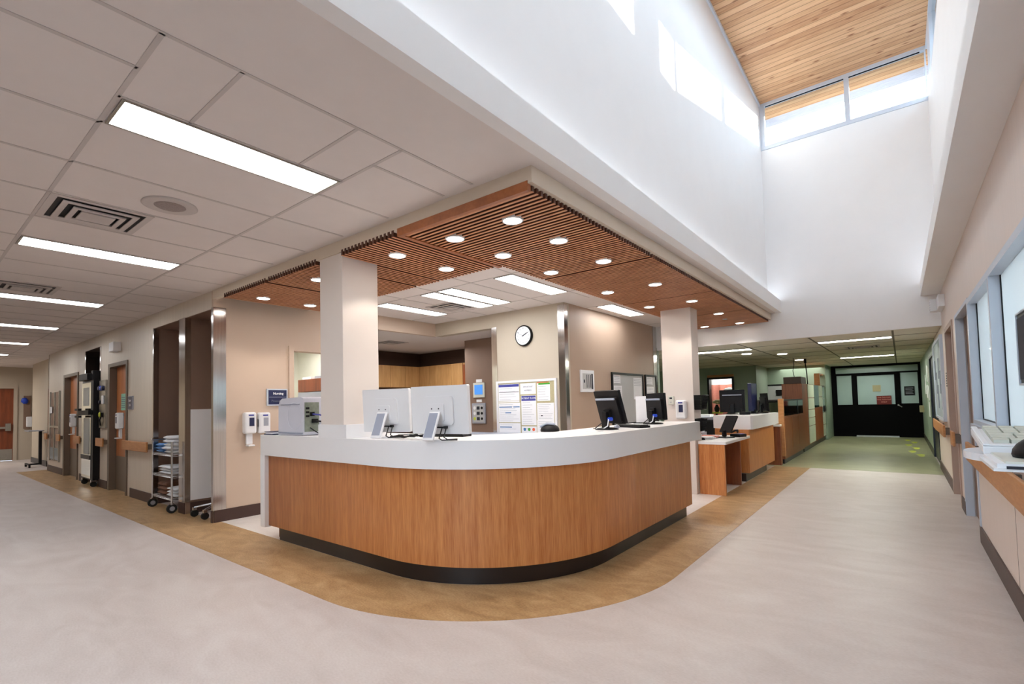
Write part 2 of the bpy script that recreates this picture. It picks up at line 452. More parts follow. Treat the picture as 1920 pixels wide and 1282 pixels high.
def text(name, s, size, loc, face, m, parent, bold=0.0, align='CENTER'):
    """face: '-y', '+x', '-x' or an Euler; the lettering is real flat geometry 0.6 mm deep"""
    cu = bpy.data.curves.new(name, 'FONT'); cu.body = s; cu.size = size; cu.align_x = align; cu.align_y = 'CENTER'
    cu.extrude = 0.0006; cu.resolution_u = 2; cu.offset = bold
    tmp = bpy.data.objects.new(name + '_tmp', cu); COL.objects.link(tmp)
    dg = bpy.context.evaluated_depsgraph_get()
    me = bpy.data.meshes.new_from_object(tmp.evaluated_get(dg))
    bpy.data.objects.remove(tmp)
    rz = {'-y': 0.0, '+x': PI / 2, '-x': -PI / 2}[face]
    T = Matrix.Translation(Vector(loc)) @ rot_z(rz) @ Matrix.Rotation(PI / 2, 4, 'X')
    me.transform(wmat(parent).inverted() @ T)
    me.materials.clear(); me.materials.append(m)
    o = bpy.data.objects.new(name, me); COL.objects.link(o); o.parent = parent; MW[o.name] = wmat(parent)
    return o

def wall_holes(mb, axis, p0, p1, a0, a1, z0, z1, holes):
    """a wall slab between p0 and p1 on its thin axis, a0..a1 along it, with (a, b, za, zb) openings"""
    cuts = sorted({a0, a1} | {h[0] for h in holes} | {h[1] for h in holes})
    for s, e in zip(cuts, cuts[1:]):
        if s < a0 - 1e-6 or e > a1 + 1e-6: continue
        hs = sorted([(h[2], h[3]) for h in holes if h[0] <= s + 1e-6 and h[1] >= e - 1e-6])
        z = z0
        for ha, hb in hs + [(z1, z1)]:
            if ha > z + 1e-6:
                if axis == 'y': mb.box(s, e, p0, p1, z, ha)
                else: mb.box(p0, p1, s, e, z, ha)
            z = max(z, hb)
    return mb

def arc(cx, cy, r, a0, a1, n):
    return [(cx + r * math.cos(a0 + (a1 - a0) * i / n), cy + r * math.sin(a0 + (a1 - a0) * i / n)) for i in range(n + 1)]

def lpath(x0, yl, xr, y1, R, n=40):
    """outline that runs along y=yl from x0, turns a rounded corner of radius R and follows x=xr to y1"""
    return [(x0, yl)] + arc(xr - R, yl + R, R, -PI / 2, 0, n) + [(xr, y1)]

STR = dict(kind='structure')

# ------------------------------------------------------------------ floor
MB().box(-23.5, 3.0, -4.2, 21.5, -0.12, 0.0).build('floor', M['floor'], **STR)
outer = lpath(-17.25, 2.005, -1.46, 11.28, 1.9)
inner = lpath(-17.25, 2.64, -2.09, 11.28, 1.3)
MB().prism(outer + inner[::-1], 0.0, 0.0015, False).build('floor_brown_band', M['floor_brown'], **STR)
MB().prism(inner + [(-6.82, 11.28), (-6.82, 2.64)], 0.0, 0.0012).build('floor_pale_field', M['floor_pale'], **STR)
MB().box(-9.4, 0.54, 11.28, 20.6, 0.0, 0.0016).build('floor_green_field', M['floor_green'], **STR)
MB().box(-9.4, -2.2, 8.9, 11.28, 0.0013, 0.0018).build('floor_back_field', M['floor_pale'], **STR)

# ------------------------------------------------------------------ ceilings
ZC = 2.935
cl = MB()
cl.box(-23.5, -1.72, -4.2, 2.60, ZC, 3.02)
cl.box(-7.0, -1.72, 2.60, 10.05, ZC, 3.02)
cl.box(-23.5, -15.0, 2.60, 4.2, ZC, 3.02)
cl.build('ceiling', M['ceil'], **STR)
MB().box(-9.4, 0.75, 10.05, 20.9, 2.445, 2.55).build('ceiling_far_hall', M['ceil_far'], **STR)
k_ = MB(); k_.box(-9.5, -6.90, 3.34, 8.3, 2.70, 2.78); k_.box(-6.90, -5.36, 6.45, 7.34, 2.70, 2.78); k_.build('ceiling_kitchenette', M['ceil'], **STR)
tg = MB(); zt0 = ZC - 0.004
def tee(x0, x1, y0, y1, w=0.022):
    if x0 == x1: tg.box(x0 - w / 2, x0 + w / 2, y0, y1, zt0, ZC)
    else: tg.box(x0, x1, y0 - w / 2, y0 + w / 2, zt0, ZC)
YT = [-1.78, -0.555, 0.665, 1.885]
for y in YT: tee(-23.0, -2.28, y, y)
tee(-2.28, -2.28, -3.9, 2.5, 0.02)
for k in range(31):
    x = -2.60 - 0.645 * k
    tee(x, x, -3.9, 0.665)
    tee(x + 0.035, x + 0.035, 1.885, 2.5)
for k in range(6):
    xr = -2.905 - 2.9 * k
    tee(xr, xr, 0.665, 1.885); tee(xr - 0.325, xr - 0.325, 0.665, 1.885)
    for j in range(1, 4): tee(xr - 0.325 - 0.645 * j, xr - 0.325 - 0.645 * j, 0.665, 1.885)
for y in (0.975, 1.58): tee(-2.905, -2.28, y, y, 0.02)
for y in (3.92, 4.53, 5.80): tee(-6.8, -3.14, y, y, 0.018)
for x in (-6.17, -5.52, -4.86, -4.19, -3.53): tee(x, x, 3.83, 6.36, 0.018)
for y in (7.03, 8.25, 9.47): tee(-3.96, -3.14, y, y, 0.018)
tg.build('ceiling_grid', M['tee'], **STR)
fg = MB()
for x in (-0.06, -1.24, -2.42, -3.6): fg.box(x - 0.015, x + 0.015, 10.1, 20.6, 2.441, 2.445)
for y in (11.0, 12.2, 13.4, 14.6, 15.9, 17.1, 18.3): fg.box(-6.5, 0.54, y - 0.012, y + 0.012, 2.441, 2.445)
fg.build('ceiling_grid_far', mat('dark_ceiling_tee', (92, 82, 70), 0.6), **STR)

# ------------------------------------------------------------------ tall well with the pine ceiling
ZR = 6.86
w = MB(); w.box(-2.05, -1.84, -4.2, 10.0, 3.02, ZR); w.box(-2.0, -1.63, -4.2, 10.0, ZC + 0.001, 3.15)
w.build('wall_well_left', M['white_wall'], **STR)
w = MB()
w.box(0.54, 0.75, -4.2, 10.3, 2.936, 5.98); w.box(0.312, 0.56, -4.2, 10.0, ZC, 3.13)
w.build('wall_well_right', M['white_wall'], **STR)
w = MB()
w.box(-2.05, 0.75, 10.0, 10.2, 2.445, 6.0); w.box(-6.9, -2.05, 10.0, 10.2, 2.445, 3.0)
w.build('wall_well_end', M['white_wall'], **STR)
w = MB(); wall_holes(w, 'y', -4.2, -4.0, -2.05, 0.75, 0, ZR, [(-1.80, 0.50, 0.1, 2.85), (-1.80, 0.50, 3.3, 6.7)])
w.build('wall_front', M['white_wall'], **STR)
wi = thing('added_window_5', 'added unseen glazing behind the viewer, daylight for the counter front', None, (-0.65, -4.1, 0.1), kind='structure')  # unseen glazing added so daylight reaches the counter front
f = MB()
for z0, z1 in ((0.1, 2.85), (3.3, 6.7)):
    for x in (-1.80, -1.06, -0.27, 0.46): f.box(x, x + 0.04, -4.12, -4.06, z0, z1)
    f.box(-1.80, 0.5, -4.12, -4.06, z0, z0 + 0.05); f.box(-1.80, 0.5, -4.12, -4.06, z1 - 0.05, z1)
f.build('window_frame', M['alu_blue'], wi)
MB().box(-1.80, 0.50, -4.095, -4.09, 0.1, 2.85).build('window_pane', M['pane'], wi)
MB().box(-1.80, 0.50, -4.095, -4.09, 3.3, 6.7).build('window_pane', M['pane'], wi)
r_ = MB(); r_.box(-9.6, 1.0, 10.2, 21.2, 2.56, 2.75); r_.box(-23.6, -2.05, -4.4, 10.2, 3.03, 3.2); r_.box(0.76, 6.0, -4.4, 21.2, 2.9, 3.1)  # unseen dark slabs added to cut light bounced up under the eave
r_.build('added_roof', mat('added_dark_roof', (46, 44, 42), 0.9, var=0.2, scale=30), **STR)
MB().box(-2.05, 0.98, -4.4, 10.62, ZR, ZR + 0.2).build('ceiling_pine', M['planks'], **STR)
eb = MB(); eb.box(-2.05, 1.05, 10.62, 10.95, ZR + 0.0, ZR + 0.2); eb.box(0.98, 1.08, -4.4, 10.95, ZR, ZR + 0.2)
eb.build('trim_eave', mat('weathered_eave_board', (186, 188, 200), 0.7, var=0.1, scale=6, stretch=(1, 8, 1)), **STR)
# unseen cove strips added on the two ledges to brighten the tall well
for i, (x0, x1, l) in enumerate(((-1.80, -1.76, 'added cove light strip on the left ledge of the tall well'), (0.47, 0.51, 'added cove light strip on the right ledge of the tall well'))):
    t = thing('added_cove_light', l, 'light strip', ((x0 + x1) / 2, 3.0, 3.15 - 0.02 * i))
    zb_ = 3.151 - 0.02 * i
    MB().box(x0, x1, -3.9, 9.9, zb_, zb_ + 0.012).build('lens', M['cove'], t)
    MB().box(x0 - 0.01, x0, -3.9, 9.9, zb_, zb_ + 0.02).build('channel', M['white'], t)
# north clerestory: two panes and frames
wi = thing('window_1', 'clerestory window of two panes under the pine ceiling', None, (-0.65, 10.02, 6.0), kind='structure')
f = MB()
f.box(-1.84, 0.54, 9.98, 10.06, 5.985, 6.05); f.box(-1.84, 0.54, 9.98, 10.06, 6.80, ZR)
for x0, x1 in ((-1.84, -1.76), (-0.53, -0.46), (0.525, 0.54)): f.box(x0, x1, 9.98, 10.06, 6.05, 6.80)
f.build('window_frame', M['alu_blue'], wi)
MB().box(-1.76, -0.53, 10.02, 10.026, 6.05, 6.80).build('window_pane', M['pane'], wi)
MB().box(-0.46, 0.525, 10.02, 10.026, 6.05, 6.80).build('window_pane', M['pane'], wi)
MB().box(-1.74, 0.47, 10.0, 10.012, 6.785, 6.80).build('window_gasket', M['black'], wi)
# east clerestory: long strip with posts
wi = thing('window_2', 'side clerestory strip along the right wall of the tall well', None, (0.58, 3.0, 5.98), kind='structure')
f = MB()
f.box(0.54, 0.62, -4.0, 10.0, 5.98, 6.04); f.box(0.54, 0.62, -4.0, 10.0, 6.80, ZR)
f.box(0.54, 0.62, 9.05, 9.58, 6.04, 6.80)
for y in (7.2, 5.6, 4.0, 2.4, 0.8, -0.8, -2.4, -4.0): f.box(0.54, 0.62, y, y + 0.08, 6.04, 6.80)
f.build('window_frame', M['alu_blue'], wi)
MB().box(0.58, 0.586, -4.0, 9.98, 6.04, 6.80).build('window_pane', M['pane'], wi)
tr = MB(); tr.box(-1.84, -1.815, -4.0, 9.98, ZR - 0.05, ZR); tr.build('trim_1', M['alu_blue'], **STR)

# ------------------------------------------------------------------ left corridor wall (plane y = 2.55)
WY = 2.55
holes = [(-9.05, -7.965, 0.0, 2.705), (-7.75, -6.861, 0.0, 2.705), (-11.48, -10.36, 0.0, 2.25),
         (-13.27, -12.15, 0.0, 2.705), (-15.2, -13.86, 0.0, 2.25)]
w = MB(); wall_holes(w, 'y', WY, WY + 0.16, -17.05, -6.86, 0, ZC, holes)
w.box(-6.95, -6.862, WY, WY + 0.16, 2.705, ZC)
w.build('wall_left', M['vinyl'], **STR)
# brown recesses
def recess(name, x0, x1, d, z1, m):
    r = MB()
    r.box(x0 - 0.03, x0 + 0.003, WY + 0.004, WY + d, 0, z1); r.box(x1 - 0.003, x1 + 0.03, WY + 0.004, WY + d, 0, z1)
    r.box(x0 - 0.03, x1 + 0.03, WY + d, WY + d + 0.03, 0, z1); r.box(x0, x1, WY + 0.004, WY + d, z1 - 0.004, z1 + 0.03)
    r.build(name, m, **STR)
    b = MB(); b.box(x0, x0 + 0.012, WY + 0.06, WY + d, 0, 0.15); b.box(x0 + 0.008, x1, WY + d - 0.008, WY + d, 0, 0.15)
    b.build('baseboard_recess', M['base'], **STR)
recess('wall_recess_1', -9.05, -7.965, 0.75, 2.705, M['brown'])
recess('wall_recess_2', -7.75, -6.86, 0.75, 2.705, M['brown'])
recess('wall_recess_3', -13.27, -12.15, 0.60, 2.705, M['darkbrown'])
MB().box(-7.75, -7.738, 2.61, 3.28, 0.18, 1.43).build('trim_white_panel', M['white_wall'], **STR)
# wall end and passage past it
MB().box(-17.05, -16.9, 2.55, 3.9, 0, ZC).build('wall_left_end', M['vinyl'], **STR)
MB().box(-23.4, -16.9, 3.9, 4.05, 0, ZC).build('wall_passage', M['cream'], **STR)
w = MB(); wall_holes(w, 'x', -22.15, -22.0, -1.7, 4.0, 0, ZC, [(1.45, 2.48, 0.0, 2.26)])
w.build('wall_left_far', M['cream'], **STR)
MB().box(-20.6, -18.3, 2.72, 4.0, 0, ZC).build('wall_pier', M['cream'], **STR)
MB().box(-20.62, -18.28, 2.705, 4.0, 0, 0.15).build('baseboard_pier', M['toe'], **STR)
w = MB(); w.box(-23.4, -3.0, -1.75, -1.6, 0, ZC); w.box(-3.1, -2.95, -4.1, -1.6, 0, ZC); w.box(-3.1, -1.9, -4.2, -4.0, 0, ZC)
w.build('wall_back', M['cream'], **STR)

bb = MB()
for x0, x1 in ((-17.05, -15.35), (-13.72, -13.27), (-12.15, -11.62), (-10.2, -9.05), (-7.965, -7.75)):
    bb.box(x0, x1, WY - 0.012, WY, 0, 0.15)
bb.box(-6.86, -6.808, WY - 0.012, WY, 0, 0.15)
bb.build('baseboard_left', M['base'], **STR)

# stainless corner guards
def guard(x0, x1, y0, y1, z0, z1, label):
    return MB().box(x0, x1, y0, y1, z0, z1).build('corner_guard', M['steel'], None, 0.003, label=label, cat='corner guard',
                                                  group='stainless steel corner guards')
def guard_l(name_label, segs, z0, z1):
    g = MB()
    for s in segs: g.box(s[0], s[1], s[2], s[3], z0, z1)
    return g.build('corner_guard', M['steel'], None, label=name_label, cat='corner guard', group='stainless steel corner guards')
guard_l('tall stainless corner guard where the tan dispenser wall meets the left corridor', [(-6.86, -6.80, 2.544, 2.554), (-6.822, -6.812, 2.554, 2.70)], 0.15, 2.72)
guard_l('stainless wrap on the narrow pier between the two brown recesses', [(-7.965, -7.745, 2.54, 2.55), (-7.752, -7.742, 2.54, 2.61)], 0.16, 2.705)
guard_l('stainless guard on the left edge of the recess holding the linen cart', [(-9.08, -9.045, 2.542, 2.552), (-9.052, -9.044, 2.55, 2.61)], 0.0, 2.705)
guard_l('stainless guard left of the narrow dark recess, behind the mirrored cabinet', [(-13.32, -13.262, 2.542, 2.552), (-13.27, -13.262, 2.55, 3.0)], 0.15, 2.70)
guard_l('stainless guard right of the narrow dark recess, beside the steel station', [(-12.155, -12.09, 2.542, 2.552)], 0.15, 2.70)
guard_l('stainless guard at the far end of the left corridor wall', [(-17.06, -17.0, 2.542, 2.552), (-17.062, -17.05, 2.55, 2.66)], 0.15, ZC)

# ------------------------------------------------------------------ doors in the left wall
def corridor_door(n, x0, x1, label):
    d = thing('door_%d' % n, label, None, ((x0 + x1) / 2, 2.6, 0), kind='structure')
    f = MB()
    f.box(x0 - 0.11, x0, WY - 0.02, WY + 0.17, 0, 2.31); f.box(x1, x1 + 0.065, WY - 0.02, WY + 0.17, 0, 2.31)
    f.box(x0 - 0.11, x1 + 0.065, WY - 0.02, WY + 0.17, 2.245, 2.31)
    f.build('door_frame', M['frame'], d)
    lf = MB().box(x0, x1, WY + 0.09, WY + 0.135, 0.01, 2.245).build('door_leaf', M['door'], d)
    MB().box(x0 + 0.01, x1 - 0.01, WY + 0.082, WY + 0.09, 0.01, 0.62).build('kick_plate', M['frame'], lf)
    h = MB(); h.cyl((x1 - 0.09, WY + 0.09, 1.02), (x1 - 0.09, WY + 0.03, 1.02), 0.018); h.cyl((x1 - 0.09, WY + 0.035, 1.02), (x1 - 0.21, WY + 0.035, 1.02), 0.01)
    h.cyl((x1 - 0.09, WY + 0.09, 1.02), (x1 - 0.09, WY + 0.082, 1.02), 0.034)
    h.build('door_handle', M['chrome'], lf)
corridor_door(1, -11.42, -10.43, 'wooden door with the mint notice, nearer of the two in the left wall')
corridor_door(2, -15.14, -13.93, 'wooden door beyond the mirrored cabinet, farther of the two in the left wall')
d = thing('door_3', 'red brown door with push bar at the far end of the left corridor', None, (-22.05, 1.9, 0), kind='structure')
f = MB(); f.box(-22.02, -21.97, 1.38, 1.45, 0, 2.33); f.box(-22.02, -21.97, 2.48, 2.56, 0, 2.33); f.box(-22.02, -21.97, 1.38, 2.56, 2.26, 2.33)
f.build('door_frame', M['frame_light'], d)
lf = MB().box(-22.1, -22.05, 1.45, 2.48, 0.01, 2.26).build('door_leaf', M['door_red'], d)
MB().box(-22.05, -22.042, 1.47, 2.46, 0.02, 0.36).build('kick_plate', M['steel_sat'], lf)
h = MB(); h.box(-22.05, -21.98, 1.5, 2.36, 1.0, 1.06); h.box(-22.05, -21.95, 2.30, 2.42, 0.93, 1.16)
h.build('push_bar', M['steel_sat'], lf)

# ------------------------------------------------------------------ tan wall P (plane x = -6.82) with a pass-through window
w = MB(); wall_holes(w, 'x', -6.98, -6.82, 2.71, 5.04, 0, ZC, [(3.60, 4.75, 1.05, 2.235)])
wall_holes(w, 'x', -6.98, -6.82, 5.04, 6.37, 2.70, ZC, [])
w.box(-6.86, -6.82, 2.55, 2.71, 0, ZC)
w.build('wall_tan', M['tan'], **STR)
MB().box(-6.82, -6.806, 2.56, 5.04, 0.0, 0.15).build('baseboard_tan', M['base'], **STR)
f = MB(); f.box(-6.83, -6.80, 3.53, 3.60, 1.0, 2.30); f.box(-6.83, -6.80, 4.75, 4.82, 1.0, 2.30); f.box(-6.83, -6.80, 3.53, 4.82, 2.235, 2.30); f.box(-6.98, -6.76, 3.53, 4.82, 1.0, 1.05)
f.build('window_3', M['tan'], label='cream framed pass-through window behind the printer', **STR)
w = MB(); w.box(-9.5, -9.4, 3.4, 5.2, 0, 2.7); w.box(-9.5, -6.98, 5.06, 5.16, 0, 2.7); w.box(-9.5, -6.98, 3.34, 3.40, 0, 2.7)
w.build('wall_small_office', mat('office_white', (226, 226, 214), 0.7, emit=None), **STR)
guard_l('stainless guard on the end of the tan wall, just right of the left column', [(-6.83, -6.81, 4.95, 5.045), (-6.98, -6.82, 5.04, 5.05)], 0.0, 2.70)

# ------------------------------------------------------------------ clock wall A (y = 6.37) and tan wall B (x = -3.98)
w = MB(); wall_holes(w, 'y', 6.37, 6.52, -6.82, -3.98, 0, ZC, [(-6.82, -5.43, 0, 2.70)])
w.build('wall_clock', M['cream'], **STR)
MB().box(-4.13, -3.98, 6.52, 9.95, 0, ZC).build('wall_inner_right', M['tan_deep'], **STR)
guard_l('bright stainless guard on the corner right of the bulletin board', [(-4.09, -3.975, 6.362, 6.372), (-3.982, -3.972, 6.37, 6.46)], 0.0, 2.90)
guard_l('stainless guard left of the wall clock, on the kitchenette opening', [(-5.435, -5.32, 6.362, 6.372), (-5.44, -5.43, 6.37, 6.52)], 0.0, 2.70)
guard_l('stainless guard at the end of the tan wall, tight left of the right column', [(-4.13, -3.97, 9.93, 9.955), (-3.985, -3.97, 9.78, 9.955)], 0.0, ZC)
# kitchenette room
w = MB()
w.box(-6.9, -5.43, 7.24, 7.34, 0, 2.70)
w.build('wall_kitchenette_near', M['brown'], **STR)
w = MB(); w.box(-9.5, -6.8, 8.25, 8.35, 0, 2.70); w.box(-9.52, -9.42, 5.16, 8.35, 0, 2.70); w.box(-5.44, -5.35, 6.5, 7.34, 0, 2.7); w.box(-6.9, -6.8, 7.3, 8.3, 0, 2.7)
w.build('wall_kitchenette_back', M['darkbrown'], **STR)
# lintel behind, walls closing the far room
w = MB(); w.box(-9.5, -9.4, 10.0, 17.2, 0, 2.5); w.box(-9.5, -3.98, 10.0, 10.1, 0, 2.5)
wall_holes(w, 'y', 17.2, 17.35, -9.5, -3.6, 0, 2.5, [(-5.06, -4.32, 0, 2.08)])
w.box(-3.75, -3.6, 17.2, 18.9, 0, 2.5)
w.build('wall_far_left', M['greendark'], **STR)
MB().box(-3.75, -1.9, 18.9, 19.05, 0, 2.5).build('wall_far_green', M['greenwall'], **STR)
w = MB(); w.box(-2.0, -1.9, 18.95, 20.7, 0, 2.5)
w.build('wall_far_side', M['greenwall'], **STR)
w = MB(); w.box(-6.2, -3.75, 20.2, 20.3, 0, 2.5); w.box(-6.3, -6.2, 17.35, 20.3, 0, 2.5); w.box(-3.75, -3.65, 18.9, 20.3, 0, 2.5)
w.build('wall_ward', mat('ward_white', (222, 214, 206), 0.7), **STR)

# ------------------------------------------------------------------ crown box and slatted wood ceiling
cr = MB()
cr.box(-6.82, -1.804, 2.545, 2.60, 2.825, ZC)
cr.box(-1.859, -1.804, 2.60, 10.0, 2.825, ZC)
cr.build('trim_2', M['crown'], **STR)
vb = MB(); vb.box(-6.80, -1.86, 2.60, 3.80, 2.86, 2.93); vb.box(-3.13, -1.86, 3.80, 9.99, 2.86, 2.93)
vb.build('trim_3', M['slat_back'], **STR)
vb = MB(); vb.box(-6.8, -3.13, 3.80, 3.86, 2.84, ZC); vb.box(-3.19, -3.13, 3.80, 7.3, 2.84, ZC)
vb.build('trim_4', M['crown'], **STR)
PITCH = 0.0518
def slats_y(name_label, y0, y1, x0=-3.10, x1=-1.835, beams=()):
    """a panel whose slats run along x"""
    t = thing('slatted_ceiling_panel', name_label, 'ceiling panel', ((x0 + x1) / 2, (y0 + y1) / 2, 2.785), group='slatted cherry wood ceiling panels')
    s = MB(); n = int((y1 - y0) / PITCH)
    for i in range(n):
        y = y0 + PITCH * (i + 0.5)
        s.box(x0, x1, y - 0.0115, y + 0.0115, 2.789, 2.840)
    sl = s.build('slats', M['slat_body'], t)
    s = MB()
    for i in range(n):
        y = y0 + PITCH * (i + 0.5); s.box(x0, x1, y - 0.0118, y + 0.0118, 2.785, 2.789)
    s.build('slat_lit_face', M['slat'], sl)  # thin underside strip, its pale tone painted as caught light
    k = MB()
    for x in (x0 + 0.15, (x0 + x1) / 2, x1 - 0.15): k.box(x - 0.02, x + 0.02, y0, y1, 2.840, 2.86)
    k.build('carrier', M['slat_back'], t)
    for bx in beams:
        b = MB(); b.box(*bx, 2.778, 2.842); b.build('edge_beam', M['slat_beam'], t)
    return t
def slats_x(name_label, x0, x1, y0=2.54, y1=3.80):
    t = thing('slatted_ceiling_panel', name_label, 'ceiling panel', ((x0 + x1) / 2, (y0 + y1) / 2, 2.785), group='slatted cherry wood ceiling panels')
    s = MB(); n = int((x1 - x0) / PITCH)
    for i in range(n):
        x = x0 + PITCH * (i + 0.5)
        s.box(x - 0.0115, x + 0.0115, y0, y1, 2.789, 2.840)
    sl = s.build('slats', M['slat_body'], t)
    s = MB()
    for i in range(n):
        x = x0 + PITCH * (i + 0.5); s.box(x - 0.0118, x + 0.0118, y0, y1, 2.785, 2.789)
    s.build('slat_lit_face', M['slat'], sl)  # underside strips again, lit tone painted in
    k = MB()
    for y in (y0 + 0.15, (y0 + y1) / 2, y1 - 0.15): k.box(x0, x1, y - 0.02, y + 0.02, 2.840, 2.86)
    k.build('carrier', M['slat_back'], t)
    return t
slats_y('slatted wood panel with a solid edge beam, directly over the curve of the counter', 2.575, 4.55,
        beams=((-3.12, -1.835, 2.54, 2.575), (-3.15, -3.10, 2.54, 3.82)))
slats_y('slatted wood panel with two downlights in its middle, over the right end of the counter', 4.57, 6.54)
slats_y('slatted wood panel in front of and above the right column', 6.56, 8.27)
slats_y('slatted wood panel behind the right column, against the white end wall', 8.29, 9.99)
slats_x('slatted wood panel between the solid cross beam and the left column', -3.96, -3.155)
slats_x('slatted wood panel just left of the left column, over the printer', -5.35, -4.34)
slats_x('slatted wood panel farthest left, against the tan dispenser wall', -6.48, -5.37)
s2 = MB()
t = thing('slatted_ceiling_panel', 'short slatted wood piece tucked behind the left column', 'ceiling panel', (-4.15, 3.4, 2.785), group='slatted cherry wood ceiling panels')
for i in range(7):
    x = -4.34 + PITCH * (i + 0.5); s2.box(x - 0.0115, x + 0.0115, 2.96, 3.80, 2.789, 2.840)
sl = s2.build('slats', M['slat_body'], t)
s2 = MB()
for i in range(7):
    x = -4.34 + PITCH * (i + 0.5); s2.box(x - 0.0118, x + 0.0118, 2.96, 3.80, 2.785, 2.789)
s2.build('slat_lit_face', M['slat'], sl)  # same painted light under the short slats
MB().box(-4.34, -3.97, 3.3, 3.36, 2.840, 2.86).build('carrier', M['slat_back'], t)

# recessed downlights
def downlight(x, y, z, label, proto=[None], small=False):
    if proto[0] is None:
        t = thing('recessed_downlight', label, 'downlight', (x, y, z), group='recessed downlights in the slatted wood ceiling')
        r = MB(); r.lathe([(0.080, 0.05), (0.082, -0.004), (0.079, -0.010), (0.071, -0.010), (0.069, 0.0)], (x, y, z)); r.build('trim_ring', M['white'], t)
        MB().cyl((x, y, z - 0.006), (x, y, z - 0.001), 0.069, 28).build('lens', M['lamp'], t)
        proto[0] = t
    else:
        t = dup(proto[0], (x, y, z), label=label)
    ld = bpy.data.lights.new('downlight_beam', 'SPOT'); ld.energy = SPOT; ld.spot_size = 1.9; ld.spot_blend = 0.35; ld.color = (1.0, 0.90, 0.80); ld.shadow_soft_size = 0.05
    lo = bpy.data.objects.new('downlight_beam', ld); COL.objects.link(lo); lo.location = (x, y, z - 0.02)
    return t
DL = [(-2.24, 2.90, 'largest looking downlight, nearest the outer corner of the slatted ceiling'),
      (-2.85, 2.90, 'downlight in the inner row, just right of the solid cross beam and nearest the crown'),
      (-2.235, 3.53, 'second downlight of the outer row, counted from the corner'),
      (-2.85, 3.53, 'downlight of the inner row by the inner corner of the slatted ceiling'),
      (-3.56, 2.87, 'downlight left of the cross beam, nearest the left column'),
      (-3.56, 3.49, 'downlight left of the cross beam, on the inner edge'),
      (-2.24, 4.35, 'third downlight of the outer row, over the black monitor with the keyboard'),
      (-2.855, 4.34, 'downlight of the inner row beside the long office troffer'),
      (-2.24, 5.65, 'fourth downlight of the outer row, halfway to the right column'),
      (-2.86, 5.64, 'downlight of the inner row, two before the right column'),
      (-2.245, 6.98, 'downlight of the outer row right before the right column'),
      (-2.86, 6.96, 'downlight of the inner row touching the top left of the right column'),
      (-2.26, 8.33, 'downlight of the outer row just beyond the right column'),
      (-2.26, 9.66, 'last downlight of the outer row, beside the white end wall'),
      (-2.88, 9.64, 'last downlight of the inner row, low beside the right column edge'),
      (-6.155, 2.87, 'downlight farthest left, over the soap dispensers'),
      (-4.86, 2.85, 'downlight half hidden by the left side of the left column'),
      (-6.16, 3.49, 'downlight of the left bay nearest the pass-through window')]
for x, y, l in DL: downlight(x, y, 2.785, l)
t = thing('sprinkler_head', 'small white disc between the last two outer downlights', 'sprinkler', (-2.34, 9.0, 2.785))
MB().cyl((-2.34, 9.0, 2.776), (-2.34, 9.0, 2.79), 0.042, 20).build('cover', M['white'], t)

# ------------------------------------------------------------------ columns
def column(x0, x1, y0, y1, z0, label):
    MB().box(x0, x1, y0, y1, z0, 2.845).build('column', M['column'], None, 0.006, label=label, cat='column', kind='structure')
column(-4.34, -3.965, 2.56, 2.95, 1.246, 'square cream column rising from the left part of the counter')
column(-2.88, -2.42, 7.43, 7.74, 0.0, 'square cream column behind the right end of the counter')

# ------------------------------------------------------------------ reception counter
ct = thing('reception_counter', 'large curved reception counter with white top band and cherry veneer front', 'counter', (-3.4, 3.6, 0))
ZT, ZB = 1.125, 0.905
ow = lpath(-5.56, 2.553, -1.975, 6.27, 1.40, 56)
iw = lpath(-5.56, 3.28, -2.62, 6.27, 0.85, 30)
MB().prism(ow + iw[::-1], ZB, ZT, True).build('countertop', M['solid'], ct, 0.006)
MB().box(-5.56, -5.46, 2.553, 3.28, 0.13, ZB).build('end_panel', M['solid'], ct, 0.004)
of = lpath(-5.46, 2.597, -2.025, 6.02, 1.355, 56)
inf = lpath(-5.46, 2.64, -2.065, 6.02, 1.31, 56)
MB().prism(of + inf[::-1], 0.145, ZB, True).build('veneer_front', M['veneer'], ct)
ot = lpath(-5.31, 2.642, -2.085, 5.985, 1.31, 56)
it = lpath(-5.31, 2.68, -2.12, 5.985, 1.27, 56)
MB().prism(ot + it[::-1], 0.0, 0.15, True).build('toe_kick', M['toe'], ct)
MB().box(-5.44, -5.40, 2.70, 3.2, 0.0, ZB).build('inner_support', M['veneer_flat'], ct)
MB().box(-2.6, -2.13, 5.94, 5.975, 0.0, ZB).build('inner_support', M['veneer_flat'], ct)
pd = MB(); pd.box(-4.385, -3.92, 2.557, 2.995, ZT, 1.247); pd.build('column_plinth', M['solid'], ct, 0.004)
ws = MB(); ws.prism(lpath(-5.4, 3.25, -2.65, 5.95, 0.85, 30) + lpath(-5.4, 3.75, -3.15, 5.95, 0.5, 20)[::-1], 0.72, 0.76)
ws.build('work_surface', M['solid'], ct)

